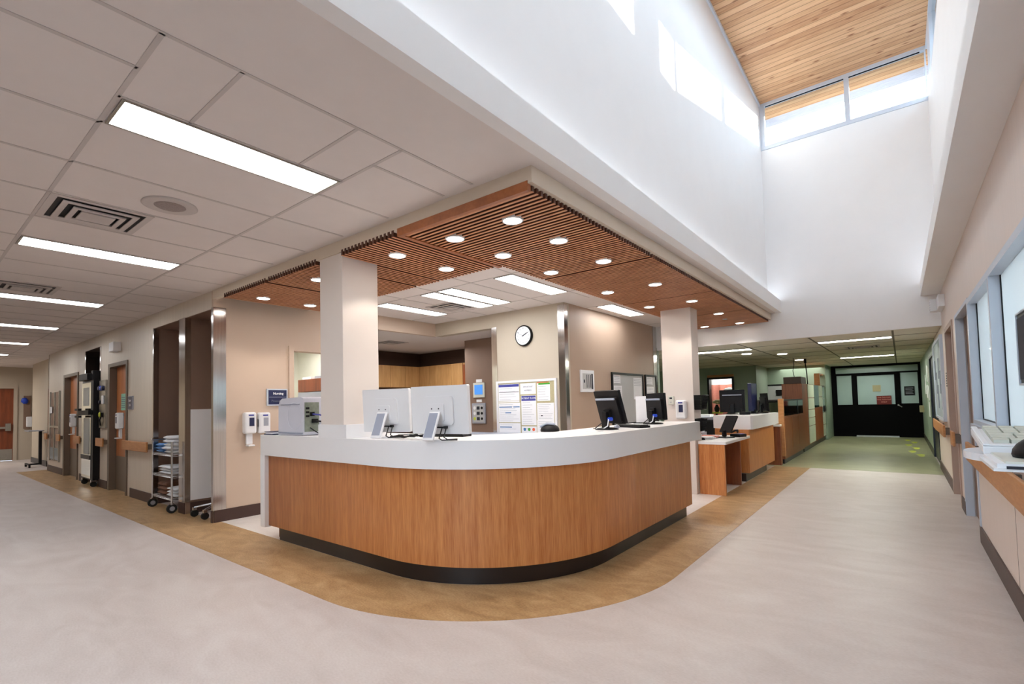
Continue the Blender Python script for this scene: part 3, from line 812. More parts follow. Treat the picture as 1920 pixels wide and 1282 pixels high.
# ------------------------------------------------------------------ fluorescent troffers
def troffer(x0, x1, y0, y1, z, label, group, m='tube', proto={}):
    key = (round(x1 - x0, 3), round(y1 - y0, 3), m)
    cx, cy = (x0 + x1) / 2, (y0 + y1) / 2
    if key in proto: return dup(proto[key], (cx, cy, z), label=label)
    t = thing('fluorescent_troffer', label, 'ceiling light', (cx, cy, z), group=group)
    f = MB(); a = 0.012
    f.box(x0, x1, y0, y0 + a, z - 0.01, z); f.box(x0, x1, y1 - a, y1, z - 0.01, z)
    f.box(x0, x0 + a, y0 + a, y1 - a, z - 0.01, z); f.box(x1 - a, x1, y0 + a, y1 - a, z - 0.01, z)
    f.build('frame', M['steel_sat'] if m == 'tube' else M['white'], t)
    MB().box(x0 + a, x1 - a, y0 + a, y1 - a, z - 0.004, z - 0.001).build('diffuser', M[m], t)
    proto[key] = t
    return t
gl = 'fluorescent troffers over the left corridor'
names = ['largest fluorescent troffer, nearest over the left corridor', 'second fluorescent troffer of the left corridor, beyond the round ceiling speaker',
         'third fluorescent troffer of the left corridor', 'fourth fluorescent troffer of the left corridor', 'fifth fluorescent troffer of the left corridor, small at the left edge',
         'last and smallest fluorescent troffer of the left corridor']
for k, nme in enumerate(names):
    xr = -2.912 - 2.9 * k
    troffer(xr - 0.31, xr, 0.685, 1.87, ZC, nme, gl)
for (x, y0, l) in ((-3.54, 4.545, 'widest troffer of the office ceiling, next to the inner corner of the slats'),
                   (-4.535, 4.545, 'right one of the two close troffers above the left part of the office'),
                   (-4.875, 4.545, 'left one of the two close troffers, touching the square air diffuser'),
                   (-5.885, 4.545, 'troffer of the office ceiling just right of the left column'),
                   (-3.50, 7.05, 'troffer seen as a small bright piece left of the right column')):
    troffer(x - 0.29, x, y0, y0 + 1.25, ZC, l, 'troffers over the nurses office')
for (x0, x1, y, l) in ((-1.22, -0.075, 11.06, 'nearer troffer on the right of the far hall ceiling'),
                       (-1.26, -0.085, 16.1, 'farther troffer in the far hall, in front of the black doors'),
                       (-3.60, -2.45, 11.2, 'troffer on the left of the far hall, right beside the right column')):
    troffer(x0, x1, y, y + 0.28, 2.445, l, 'troffers in the far hall', 'tube_far')
# unseen troffers added behind the viewer to light the floor and ceiling in front
for (x, y, l) in ((-2.912, -1.76, 'added unseen troffer over the corridor crossing, nearest to the viewer'), (-5.812, -1.5, 'added unseen troffer of a second row over the left corridor')):
    troffer(x - 0.31, x, y, y + 1.185, ZC, l, gl)
for i, (x, y) in enumerate(((-2.80, 12.5), (-2.19, 13.3), (-2.2, 15.9))):
    MB().cyl((x, y, 2.435), (x, y, 2.447), 0.10, 20).build('recessed_downlight', M['lamp'], None,
        label=['round downlight in the far hall ceiling, left of the three', 'round downlight in the far hall ceiling, middle of the three',
               'round downlight in the far hall ceiling, nearest the glass cabinets'][i], cat='downlight', group='downlights in the far hall')

# unseen area lights added to brighten side rooms and corridor ends
for i, (x, y, z, e) in enumerate(((-8.2, 4.2, 2.5, 11), (-7.6, 6.8, 2.55, 14), (-4.8, 18.6, 2.3, 14), (-20.6, 0.6, 2.75, 26), (-0.9, 19.4, 2.35, 8), (-2.6, 18.4, 2.35, 7), (-7, 12.5, 2.3, 12))):
    ld = bpy.data.lights.new('added_room_light', 'AREA'); ld.energy = e; ld.size = 1.2; ld.color = (0.97, 1.0, 0.93) if y > 10 else (1, 0.97, 0.92)
    lo = bpy.data.objects.new('added_room_light', ld); COL.objects.link(lo); lo.location = (x, y, z)

# ------------------------------------------------------------------ ceiling devices
t = thing('ceiling_speaker', 'round grey speaker grille between the first two troffers', 'speaker', (-4.2, 1.278, ZC))
MB().lathe([(0.172, 0.0), (0.176, -0.008), (0.16, -0.014), (0.10, -0.010)], (-4.2, 1.278, ZC), 36).build('ring', M['tee'], t)
MB().lathe([(0.10, -0.011), (0.09, -0.016), (0.02, -0.017)], (-4.2, 1.278, ZC), 30).build('grille', mat('speaker_mesh', (150, 138, 134), 0.7, var=0.2, scale=160), t)
def diffuser(cx, cy, z, s, label):
    t = thing('air_diffuser', label, 'air vent', (cx, cy, z), group='square ceiling air diffusers')
    p = MB(); h = s / 2
    for a, b, zz in ((h, h - 0.04, 0.0), (h - 0.075, h - 0.11, -0.010), (h - 0.145, h - 0.175, -0.020)):
        for (x0, x1, y0, y1) in ((-a, a, -a, -b), (-a, a, b, a), (-a, -b, -b, b), (b, a, -b, b)):
            p.box(cx + x0, cx + x1, cy + y0, cy + y1, z + zz - 0.008, z + zz)
    p.box(cx - h + 0.2, cx + h - 0.2, cy - h + 0.2, cy + h - 0.2, z - 0.03, z - 0.022)
    p.build('louvre', M['tee'], t)
    MB().box(cx - h + 0.03, cx + h - 0.03, cy - h + 0.03, cy + h - 0.03, z - 0.003, z - 0.001).build('opening', M['softblack'], t)
    return t
diffuser(-4.83, 0.975, ZC, 0.60, 'large square air diffuser beside the round speaker in the left corridor ceiling')
diffuser(-8.16, 0.98, ZC, 0.60, 'square air diffuser further down the left corridor, cut by the left edge')
diffuser(-5.45, 5.43, ZC, 0.56, 'square air diffuser of the office ceiling, above the two white monitors')
diffuser(-8.05, 6.3, 2.70, 0.5, 'dark square vent in the low ceiling of the kitchenette')
diffuser(-0.6, 13.0, 2.445, 0.60, 'dark framed air diffuser of the far hall, between its two right troffers')
diffuser(-14.0, 0.98, ZC, 0.60, 'air diffuser at the far end of the left corridor ceiling')

# ------------------------------------------------------------------ handrails on the left wall
def rail(x0, x1, label):
    t = thing('handrail', label, 'handrail', ((x0 + x1) / 2, WY, 0.79), group='beech handrails on the corridor walls')
    MB().box(x0, x1, WY - 0.085, WY - 0.06, 0.79, 0.945).build('board', M['rail'], t, 0.008)
    b = MB(); n = max(2, int((x1 - x0) / 0.8) + 1)
    for i in range(n):
        x = x0 + 0.06 + (x1 - x0 - 0.12) * i / (n - 1); b.box(x - 0.03, x + 0.03, WY - 0.062, WY, 0.83, 0.91)
    b.build('bracket', M['frame'], t)
rail(-10.36, -9.10, 'longest beech handrail piece, right of the near wooden door')
rail(-12.08, -11.58, 'short beech handrail piece below the steel control station')
rail(-13.84, -13.34, 'short beech handrail piece between the far door and the mirrored cabinet')
rail(-15.62, -15.27, 'short beech handrail piece right of the glazed brown panel')
rail(-17.02, -16.74, 'short beech handrail piece at the far end, left of the glazed brown panel')
def rail_r(y0, y1, label):
    t = thing('handrail', label, 'handrail', (0.54, (y0 + y1) / 2, 0.77), group='beech handrails on the corridor walls')
    MB().box(0.455, 0.48, y0, y1, 0.775, 0.945).build('board', M['rail'], t, 0.008)
    b = MB(); n = max(2, int((y1 - y0) / 1.0) + 1)
    for i in range(n):
        y = y0 + 0.06 + (y1 - y0 - 0.12) * i / (n - 1); b.box(0.478, 0.54, y - 0.03, y + 0.03, 0.81, 0.91)
    b.build('bracket', M['frame'], t)

# ------------------------------------------------------------------ things on the left wall
t = thing('emergency_light', 'small two-part white box high on the left wall between the doors', 'wall device', (-11.05, 2.5, 2.5))
MB().box(-11.33, -11.10, 2.50, 2.55, 2.52, 2.67).build('back_box', M['offwhite'], t, 0.004)
MB().box(-11.08, -10.80, 2.44, 2.55, 2.50, 2.66).build('lamp_box', M['white'], t, 0.006)
def dispenser(label, loc, rz, cat='soap dispenser', group='white hand rub dispensers', tray=True, win='ink'):
    t = thing('hand_rub_dispenser', label, cat, loc, rz, group=group)
    T = wmat(t)
    def mbx(): m = MB(); m.X = T; return m
    b = mbx(); b.box(-0.075, 0.075, -0.10, 0.0, 0.0, 0.28); b.build('body', M['white'], t, 0.025, 3)
    b = mbx(); b.box(-0.022, 0.040, -0.104, -0.099, 0.10, 0.21); b.build('refill_window', M['grey'] if win == 'grey' else M['navy'], t)
    b = mbx(); b.box(-0.03, 0.035, -0.104, -0.099, 0.232, 0.252); b.build('logo_bar', M['blue'], t)
    b = mbx(); b.box(-0.0755, -0.0745, -0.075, -0.04, 0.09, 0.19); b.build('side_mark', M['blue'], t)
    if tray:
        b = mbx(); b.box(-0.04, 0.04, -0.055, -0.02, -0.14, 0.0); b.box(-0.04, 0.045, -0.115, -0.02, -0.165, -0.145); b.build('drip_tray', M['white'], t, 0.008)
    return t
dispenser('white hand rub dispenser with drip tray, left one of the pair on the tan wall', (-6.82, 2.97, 1.09), PI / 2)
t2 = dispenser('plain white soap dispenser, right one of the pair on the tan wall', (-6.82, 3.155, 1.085), PI / 2, tray=False, win='grey')
dispenser('hand rub dispenser with drip tray on the near wooden door', (-10.55, 2.53, 1.13), 0)
dispenser('hand rub dispenser on the far wooden door, half hidden by the mirrored cabinet', (-13.98, 2.53, 1.13), 0)
dispenser('hand rub dispenser on the front of the right column', (-2.59, 7.43, 1.115), 0, tray=False)

def plaque(name, label, cat, x0, x1, z0, z1, y=WY, d=0.02, m='navy', frame='grey'):
    t = thing(name, label, cat, ((x0 + x1) / 2, y, z0))
    MB().box(x0, x1, y - d, y, z0, z1).build('backing', M[frame], t)
    MB().box(x0 + 0.012, x1 - 0.012, y - d - 0.003, y - d, z0 + 0.012, z1 - 0.012).build('face', M[m], t)
    return t
t = plaque('room_sign', 'narrow blue grey room sign right of the near wooden door', 'sign', -10.30, -10.06, 1.455, 1.685)
text('sign_text', 'Exam', 0.06, (-10.18, WY - 0.024, 1.61), '-y', M['paper'], t)
text('sign_text', '104', 0.06, (-10.18, WY - 0.024, 1.53), '-y', M['paper'], t)
t = thing('notice', 'mint green notice taped to the near wooden door', 'notice', (-10.98, 2.63, 1.44))
MB().box(-11.12, -10.84, 2.634, 2.637, 1.45, 1.75).build('sheet', M['mint'], t)
for i in range(6): MB().box(-11.09, -10.88, 2.632, 2.634, 1.50 + 0.035 * i, 1.512 + 0.035 * i).build('text_line', M['print'], t)
# stainless station between the recess and the near door
t = thing('control_station', 'stainless wall station with three blue dials, a card holder and a handset', 'control panel', (-11.83, WY, 1.1))
MB().box(-12.06, -11.62, WY - 0.035, WY, 1.13, 2.03).build('plate', M['steel_sat'], t, 0.004)
for i, x in enumerate((-11.98, -11.86, -11.74)):
    k = MB(); k.lathe([(0.045, 0), (0.045, -0.03), (0.03, -0.04)], (x, WY - 0.035, 1.88), 20, 'Y'); k.build('dial', M['brightblue'] if i == 1 else M['navy'], t)
MB().box(-11.80, -11.67, WY - 0.06, WY - 0.035, 1.58, 1.74).build('card_holder', M['white'], t, 0.01)
k = MB(); k.lathe([(0.035, 0), (0.035, -0.03)], (-11.95, WY - 0.035, 1.62), 18, 'Y'); k.build('socket', M['ink'], t)
h = MB(); h.box(-11.93, -11.76, WY - 0.07, WY - 0.035, 1.34, 1.42); h.tube([(-11.84, WY - 0.05, 1.35), (-11.83, WY - 0.07, 1.28), (-11.85, WY - 0.06, 1.22), (-11.88, WY - 0.05, 1.18)], 0.012)
h.build('handset', M['softblack'], t)
MB().ell((-11.80, WY - 0.08, 1.38), 0.03, 0.02, 0.05).build('nozzle', M['yellow'], t)
# glazed brown panel (far end)
t = thing('glazed_panel', 'tall glazed brown panel with a cross bar near the far end of the left wall', 'glass panel', (-16.2, WY, 0.3))
MB().box(-16.68, -15.66, WY - 0.02, WY, 0.30, 1.95).build('backing', mat('brown_panel', (116, 90, 78), 0.25, var=0.1), t)
f = MB(); f.box(-16.70, -16.66, WY - 0.035, WY, 0.28, 1.97); f.box(-15.68, -15.64, WY - 0.035, WY, 0.28, 1.97); f.box(-16.20, -16.14, WY - 0.035, WY - 0.02, 0.3, 1.95)
f.box(-16.68, -15.66, WY - 0.035, WY - 0.02, 1.09, 1.13)
f.build('frame', M['steel_sat'], t)
MB().box(-16.66, -15.68, WY - 0.024, WY - 0.02, 0.32, 0.60).build('frosted_strip', M['frost'], t)
MB().box(-16.63, -16.36, WY - 0.04, WY - 0.035, 1.44, 1.60).build('notice_sheet', M['paper'], t)
# far pier things
t = thing('wall_station', 'narrow brown wall station with a blue glove and a white dispenser at the far end', 'control panel', (-21.97, 2.9, 1.0))
MB().box(-22.0, -21.97, 2.70, 2.86, 0.98, 2.03).build('plate', M['brown'], t)
MB().ell((-21.93, 2.72, 1.87), 0.04, 0.08, 0.09, lump=0.4).build('glove', M['brightblue'], t)
MB().box(-21.97, -21.87, 2.76, 2.90, 1.03, 1.36).build('dispenser', M['white'], t, 0.02)
t = thing('overbed_table', 'overbed table on a black column at the far end of the left corridor', 'table', (-18.6, 2.62, 0))
MB().box(-18.95, -18.3, 2.35, 2.66, 0.965, 0.99).build('tray_top', M['grey'], t, 0.004)
MB().box(-18.55, -18.45, 2.58, 2.64, 0.08, 0.965).build('pole', M['softblack'], t)
k = MB(); k.box(-18.9, -18.3, 2.36, 2.40, 0.06, 0.1); k.box(-18.55, -18.45, 2.36, 2.64, 0.06, 0.1); k.build('foot', M['softblack'], t)
for x in (-18.88, -18.32): MB().cyl((x, 2.36, 0.035), (x, 2.40, 0.035), 0.035).build('caster', M['rubber'], t)

# ------------------------------------------------------------------ mirrored rolling cabinet in the narrow recess
t = thing('rolling_cabinet', 'tall black rolling cabinet with mirrored door in the narrow recess', 'cabinet', (-12.58, 2.6, 0))
MB().box(-13.0, -12.16, 2.45, 2.86, 0.13, 2.06).build('cabinet_body', M['black'], t, 0.006)
MB().box(-12.97, -12.27, 2.437, 2.45, 0.16, 2.01).build('mirror_door', mat('mirror', (196, 202, 198), 0.06, 1.0, var=0.02), t)
MB().box(-12.85, -12.42, 2.432, 2.437, 1.56, 1.92).build('window_panel', M['frost'], t)
MB().box(-12.80, -12.36, 2.432, 2.437, 0.62, 1.32).build('lower_panel', M['frost'], t)
h = MB(); h.box(-13.0, -12.18, 2.38, 2.437, 1.38, 1.47); h.box(-13.0, -12.7, 2.33, 2.38, 1.33, 1.37); h.box(-13.0, -12.7, 2.33, 2.38, 1.47, 1.51); h.build('push_handle', M['softblack'], t)
MB().box(-12.98, -12.28, 2.425, 2.437, 0.52, 0.6).build('bumper', M['black'], t)
b = MB(); b.box(-12.95, -12.3, 2.38, 2.6, 2.06, 2.19); b.box(-12.35, -12.2, 2.45, 2.75, 2.06, 2.24); b.build('top_unit', M['softblack'], t, 0.01)
for x in (-12.93, -12.25):
    for y in (2.48, 2.82):
        w = MB(); w.cyl((x - 0.02, y, 0.05), (x + 0.02, y, 0.05), 0.05, 18); w.build('caster', M['rubber'], t)
        w = MB(); w.box(x - 0.03, x + 0.03, y - 0.04, y + 0.04, 0.095, 0.13); w.build('caster_fork', M['chrome'], t)

# ------------------------------------------------------------------ linen cart in the first recess
t = thing('linen_cart', 'chrome wire cart with three shelves in the first brown recess', 'cart', (-8.5, 2.75, 0))
CX0, CX1, CY0, CY1 = -8.80, -8.00, 2.47, 2.93
for x in (CX0, CX1):
    for y in (CY0, CY1):
        MB().cyl((x, y, 0.12), (x, y, 0.98), 0.013, 10).build('post', M['chrome'], t)
        wl = MB().cyl((x - 0.018, y, 0.063), (x + 0.018, y, 0.063), 0.062, 20).build('wheel', M['rubber'], t)
        MB().cyl((x - 0.021, y, 0.063), (x + 0.021, y, 0.063), 0.032, 16).build('wheel_hub', M['grey'], wl)
        MB().box(x - 0.028, x + 0.028, y - 0.02, y + 0.02, 0.115, 0.135).build('fork', M['chrome'], t)
for z in (0.19, 0.50, 0.80):
    s = MB()
    for zz in (z - 0.022, z):
        for y in (CY0, CY1): s.cyl((CX0, y, zz), (CX1, y, zz), 0.004, 6)
        for x in (CX0, CX1): s.cyl((x, CY0, zz), (x, CY1, zz), 0.004, 6)
    for i in range(17):
        y = CY0 + (CY1 - CY0) * i / 16; s.cyl((CX0, y, z), (CX1, y, z), 0.0022, 5)
    n = 26
    for i in range(n):
        x = CX0 + (CX1 - CX0) * i / n; s.cyl((x, CY0, z), (x + (CX1 - CX0) / n, CY0, z - 0.022), 0.0022, 5)
    s.build('wire_shelf', M['chrome'], t)
h = MB(); h.tube([(CX0, CY0, 0.97), (CX0 - 0.03, CY0, 1.0), (CX0 - 0.05, CY0, 0.995)], 0.012); h.tube([(CX0, CY1, 0.97), (CX0 - 0.03, CY1, 1.0), (CX0 - 0.05, CY1, 0.995)], 0.012)
h.cyl((CX0 - 0.05, CY0, 0.995), (CX0 - 0.05, CY1, 0.995), 0.012); h.build('push_handle', M['chrome'], t)
def folded(name, label, x0, x1, y0, y1, z, n, th, m, group, seed=0):
    rnd = random.Random(seed)
    b = MB()
    for i in range(n):
        dx, dy = rnd.uniform(-0.02, 0.02), rnd.uniform(-0.015, 0.015)
        nx, ny = 14, 10
        X0, X1, Y0, Y1 = x0 + dx, x1 + dx, y0 + dy, y1 + dy
        zz = z + i * th
        vs = []; fs = []
        for s, zt_ in ((0, zz), (1, zz + th * 0.96)):
            for j in range(ny + 1):
                for k in range(nx + 1):
                    u, v = k / nx, j / ny
                    ex = min(u, 1 - u, 0.12) / 0.12; ey = min(v, 1 - v, 0.12) / 0.12
                    e = math.sqrt(max(0, 1 - (1 - ex) ** 2)) * math.sqrt(max(0, 1 - (1 - ey) ** 2))
                    mid = zz + th / 2
                    w_ = 0.012 * noise.noise(Vector((u * 3 + seed, v * 3, i * 2.1)))
                    q = mid + (zt_ - mid) * (0.15 + 0.85 * e) + (w_ if s else 0.0)
                    vs.append((X0 + (X1 - X0) * u, Y0 + (Y1 - Y0) * v, q))
        W_ = nx + 1; S = W_ * (ny + 1)
        for j in range(ny):
            for k in range(nx):
                a = j * W_ + k
                fs.append((a, a + W_, a + W_ + 1, a + 1)); fs.append((S + a, S + a + 1, S + a + W_ + 1, S + a + W_))
        for k in range(nx):
            fs.append((k, k + 1, S + k + 1, S + k)); a = ny * W_ + k; fs.append((a + 1, a, S + a, S + a + 1))
        for j in range(ny):
            a = j * W_; fs.append((a + W_, a, S + a, S + a + W_)); a = j * W_ + nx; fs.append((a, a + W_, S + a + W_, S + a))
        b._add(vs, fs, True)
    return b.build(name, m, None, label=label, cat='linen', group=group)
folded('folded_gown', 'folded blue gowns on the left of the cart top shelf', -8.77, -8.53, 2.50, 2.86, 0.805, 3, 0.045, M['linen_blue'], 'linen on the cart', 1)
folded('folded_towel', 'heap of white linen on the cart top shelf, right of the blue gowns', -8.47, -8.10, 2.50, 2.88, 0.805, 5, 0.05, M['linen'], 'linen on the cart', 2)
folded('folded_towel', 'flat white towels on the middle shelf of the cart', -8.62, -8.12, 2.50, 2.88, 0.505, 3, 0.04, M['linen'], 'linen on the cart', 3)
folded('folded_blanket', 'brown folded blanket on the left of the cart bottom shelf', -8.72, -8.40, 2.52, 2.88, 0.195, 3, 0.06, M['linen_brown'], 'linen on the cart', 4)
folded('folded_towel', 'white towels on the right of the cart bottom shelf', -8.34, -8.04, 2.50, 2.86, 0.195, 3, 0.045, M['linen'], 'linen on the cart', 5)
# stand base in the second recess
t = thing('drip_stand_base', 'chrome base of a drip stand with black casters in the second recess', 'stand', (-7.3, 2.85, 0))
b = MB()
for (x, y) in ((-7.45, 2.56), (-7.13, 2.57), (-7.5, 3.05), (-7.1, 3.05)):
    b.tube([(-7.3, 2.82, 0.17), ((x - 7.3) / 2, (y + 2.82) / 2, 0.15), (x, y, 0.125)], 0.014)
b.cyl((-7.3, 2.82, 0.15), (-7.3, 2.82, 0.24), 0.03)
b.build('leg_spider', M['chrome'], t)
for (x, y) in ((-7.45, 2.56), (-7.13, 2.57), (-7.5, 3.05), (-7.1, 3.05)):
    MB().cyl((x - 0.015, y, 0.047), (x + 0.015, y, 0.047), 0.046, 18).build('caster', M['rubber'], t)
    MB().box(x - 0.022, x + 0.022, y - 0.02, y + 0.02, 0.09, 0.125).build('caster_fork', M['chrome'], t)
MB().cyl((-7.3, 2.82, 0.24), (-7.3, 2.82, 1.0), 0.011).build('pole', M['chrome'], t)

# ------------------------------------------------------------------ tan wall: blue sign
t = thing('room_sign', 'square navy sign with two lines in a silver frame, above the dispensers', 'sign', (-6.82, 3.35, 1.46))
MB().box(-6.82, -6.795, 3.215, 3.50, 1.455, 1.685).build('frame', M['alu'], t, 0.003)
MB().box(-6.795, -6.79, 3.232, 3.484, 1.472, 1.668).build('face', M['navy'], t)
MB().box(-6.792, -6.788, 3.24, 3.48, 1.568, 1.574).build('divider', M['greyblue'], t)
text('sign_text', 'Nursing', 0.045, (-6.787, 3.365, 1.62), '+x', M['paper'], t, 0.001)
text('sign_text', 'Procedure', 0.042, (-6.787, 3.36, 1.518), '+x', M['print'], t)

# small office behind the pass-through
t = thing('desk_hutch', 'red brown desk hutch seen through the pass-through window', 'desk', (-8.3, 4.75, 0))
MB().box(-8.55, -7.6, 4.60, 5.05, 1.70, 1.92).build('cupboard', M['door_red'], t, 0.004)
MB().box(-8.55, -7.6, 4.60, 5.05, 0.0, 1.69).build('desk_body', M['grey'], t)
for i, (x, y, l) in enumerate(((-8.3, 4.72, 'pile of papers at the left end of the hutch in the small office'), (-7.95, 4.75, 'grey binder lying on the hutch in the small office'))):
    m_ = MB(); m_.box(x - 0.13, x + 0.15, y - 0.1, y + 0.1, 1.921, 1.96 + 0.01 * i)
    m_.build('paper_pile' if i == 0 else 'binder', M['paper'] if i == 0 else M['grey'], None, 0.004, label=l, cat='papers')

# ------------------------------------------------------------------ kitchenette cupboards
t = thing('wall_cupboards', 'maple wall cupboards running round the corner of the kitchenette', 'cupboard', (-8.6, 7.9, 1.84))
MB().box(-9.42, -6.9, 7.94, 8.25, 1.84, 2.34).build('carcass', M['maple'], t)
MB().box(-9.42, -9.10, 5.2, 7.94, 1.84, 2.34).build('carcass', M['maple'], t)
for i in range(5):
    x = -9.07 + 0.36 * i
    if i < 4: MB().box(x + 0.005, x + 0.355, 7.922, 7.94, 1.845, 2.335).build('cupboard_door', M['maple'], t, 0.003)
MB().box(-7.63, -7.0, 7.93, 7.94, 1.86, 2.30).build('open_shelf', M['veneer_flat'], t)
for i in range(5):
    y = 5.75 + 0.44 * i
    MB().box(-9.10, -9.082, y + 0.005, y + 0.435, 1.845, 2.335).build('cupboard_door', M['maple'], t, 0.003)

# thermostat screen and med-gas panel on the brown wall
t = thing('touch_panel', 'small touch panel with blue screen on the brown wall', 'wall panel', (-6.52, 7.24, 1.53))
MB().box(-6.67, -6.37, 7.215, 7.24, 1.54, 1.83).build('case', M['offwhite'], t, 0.006)
MB().box(-6.63, -6.42, 7.210, 7.216, 1.60, 1.79).build('screen', M['lcd'], t)
MB().box(-6.60, -6.45, 7.232, 7.24, 1.84, 1.90).build('name_strip', M['paper'], t)
t = thing('gas_alarm_panel', 'grey alarm panel with three rows of gauges below the touch panel', 'wall panel', (-6.53, 7.24, 1.03))
MB().box(-6.71, -6.36, 7.21, 7.24, 1.03, 1.43).build('case', M['grey'], t, 0.006)
MB().box(-6.67, -6.40, 7.206, 7.211, 1.06, 1.39).build('face', M['board'], t)
for r_ in range(3):
    z = 1.335 - 0.105 * r_
    k = MB(); k.lathe([(0.032, 0), (0.032, -0.006)], (-6.63, 7.206, z), 16, 'Y'); k.build('gauge', M['yellow'] if r_ == 2 else M['white'], t)
    MB().box(-6.57, -6.50, 7.20, 7.207, z - 0.03, z + 0.03).build('label_plate', M['ink'], t)
    k = MB(); k.lathe([(0.026, 0), (0.026, -0.008)], (-6.44, 7.206, z), 16, 'Y'); k.build('gauge', M['black'], t)
MB().box(-6.60, -6.46, 7.232, 7.24, 1.45, 1.50).build('name_strip', M['paper'], t)

# ------------------------------------------------------------------ clock
CXK, CZK, RK = -4.735, 2.495, 0.168
t = thing('wall_clock', 'round white wall clock with black rim above the bulletin board', 'clock', (CXK, 6.37, CZK))
MB().lathe([(RK, 0), (RK, -0.035), (RK - 0.012, -0.05), (RK - 0.018, -0.046), (RK - 0.018, -0.03)], (CXK, 6.37, CZK), 48, 'Y').build('rim', M['black'], t)
MB().lathe([(RK - 0.016, -0.02), (RK - 0.016, -0.038)], (CXK, 6.37, CZK), 48, 'Y').build('dial', M['clockface'], t)
for h_ in range(1, 13):
    a = PI / 2 - h_ * PI / 6
    text('numeral', str(h_), 0.030, (CXK + 0.118 * math.cos(a), 6.329, CZK + 0.118 * math.sin(a)), '-y', M['ink'], t)
def hand(name, ang, L_, w_, m, y):
    b = MB(); T = Matrix.Translation((CXK, y, CZK)) @ Matrix.Rotation(-ang, 4, 'Y'); b.X = T
    b.box(-0.02, L_, -0.001, 0.001, -w_ / 2, w_ / 2); b.build(name, m, t)
hand('hour_hand', PI / 2 - 2.15 * PI / 6, 0.075, 0.014, M['ink'], 6.326)
hand('minute_hand', PI / 2 - 11 * PI / 30, 0.108, 0.010, M['ink'], 6.324)
hand('second_hand', PI / 2 - 49 * PI / 30, 0.11, 0.004, M['print'], 6.322)

# ------------------------------------------------------------------ bulletin board with notices
BX0, BX1, BZ0, BZ1, BY = -5.335, -4.135, 0.86, 1.78, 6.37
t = thing('bulletin_board', 'white framed bulletin board below the clock', 'notice board', ((BX0 + BX1) / 2, BY, BZ0))
MB().box(BX0 + 0.02, BX1 - 0.02, BY - 0.02, BY, BZ0 + 0.02, BZ1 - 0.02).build('cork', M['cork'], t)
f = MB(); a = 0.035
f.box(BX0, BX1, BY - 0.03, BY, BZ1 - a, BZ1); f.box(BX0, BX1, BY - 0.03, BY, BZ0, BZ0 + a); f.box(BX0, BX0 + a, BY - 0.03, BY, BZ0, BZ1); f.box(BX1 - a, BX1, BY - 0.03, BY, BZ0, BZ1)
f.build('frame', M['white'], t)
def sheet(label, u0, u1, v0, v1, lines=0, header=None, extra=None, body='print', k=0):
    x0 = BX0 + (BX1 - BX0) * u0; x1 = BX0 + (BX1 - BX0) * u1; z1 = BZ1 - (BZ1 - BZ0) * v0; z0 = BZ1 - (BZ1 - BZ0) * v1
    y = BY - 0.0215 - 0.001 * k
    s = thing('pinned_sheet', label, 'paper sheet', ((x0 + x1) / 2, BY - 0.02, z0), group='sheets pinned to the bulletin board')
    MB().box(x0, x1, y, y + 0.0015 + 0.001 * k, z0, z1).build('sheet', M['paper'], s)
    if header:
        MB().box(x0 + 0.006, x1 - 0.006, y - 0.0015, y, z1 - header[1], z1 - 0.004).build('header_bar', M[header[0]], s)
        if len(header) > 2: text('header_text', header[2], header[1] * 0.5, ((x0 + x1) / 2, y - 0.002, z1 - header[1] / 2 - 0.002), '-y', M['paper'], s)
    if lines:
        b = MB(); top = z1 - (header[1] + 0.03 if header else 0.03)
        for i in range(lines):
            z = top - (top - z0 - 0.02) * i / max(1, lines - 1); rr = random.Random(i * 7 + int(u0 * 100))
            b.box(x0 + 0.025, x0 + 0.025 + (x1 - x0 - 0.05) * rr.uniform(0.6, 1.0), y - 0.0008, y, z, z + 0.003)
        b.build('printed_lines', M[body], s)
    if extra: extra(s, x0, x1, y, z0, z1)
def ex_rule(s, x0, x1, y, z0, z1): MB().box(x0 + 0.01, x1 - 0.01, y - 0.001, y, z1 - 0.135, z1 - 0.128).build('rule', M['ink'], s)
def ex_blue(s, x0, x1, y, z0, z1):
    b = MB(); b.box(x0 + 0.01, x1 - 0.17, y - 0.001, y, z1 - 0.075, z1 - 0.06); b.box(x1 - 0.14, x1 - 0.01, y - 0.001, y, z1 - 0.075, z1 - 0.06); b.box(x0 + 0.14, x0 + 0.26, y - 0.001, y, z1 - 0.17, z1 - 0.155); b.build('blue_heading', M['cyan'], s)
def ex_three(s, x0, x1, y, z0, z1):
    for i, c in enumerate(('cyan', 'green', 'orange')):
        x = x0 + (x1 - x0) * (0.2 + 0.3 * i); k = MB(); k.lathe([(0.026, 0), (0.026, -0.0015)], (x, y, z0 + 0.085), 16, 'Y'); k.build('colour_spot', M[c], s)
def ex_numbers(s, x0, x1, y, z0, z1):
    text('heading', 'IMPORTANT', 0.034, ((x0 + x1) / 2, y - 0.001, (z0 + z1) / 2 + 0.028), '-y', M['print'], s)
    text('heading', 'NUMBERS', 0.034, ((x0 + x1) / 2, y - 0.001, (z0 + z1) / 2 - 0.028), '-y', M['print'], s)
def ex_green(s, x0, x1, y, z0, z1):
    MB().box(x0, x1 - 0.02, y - 0.001, y, z1 - 0.014, z1).build('orange_strip', M['orange'], s)
    MB().box(x0 + 0.03, x1, y - 0.0016, y - 0.001, z1 - 0.04, z1 - 0.01).build('green_strip', M['green'], s)
sheet('sheet with a purple blue banner, top left of the board', 0.035, 0.40, 0.06, 0.36, 5, ('blue', 0.045), ex_rule)
sheet('blank form below the banner sheet at the left of the board', 0.035, 0.40, 0.365, 0.385)
sheet('timetable with blue headings, middle left of the board', 0.035, 0.41, 0.395, 0.74, 9, None, ex_blue)
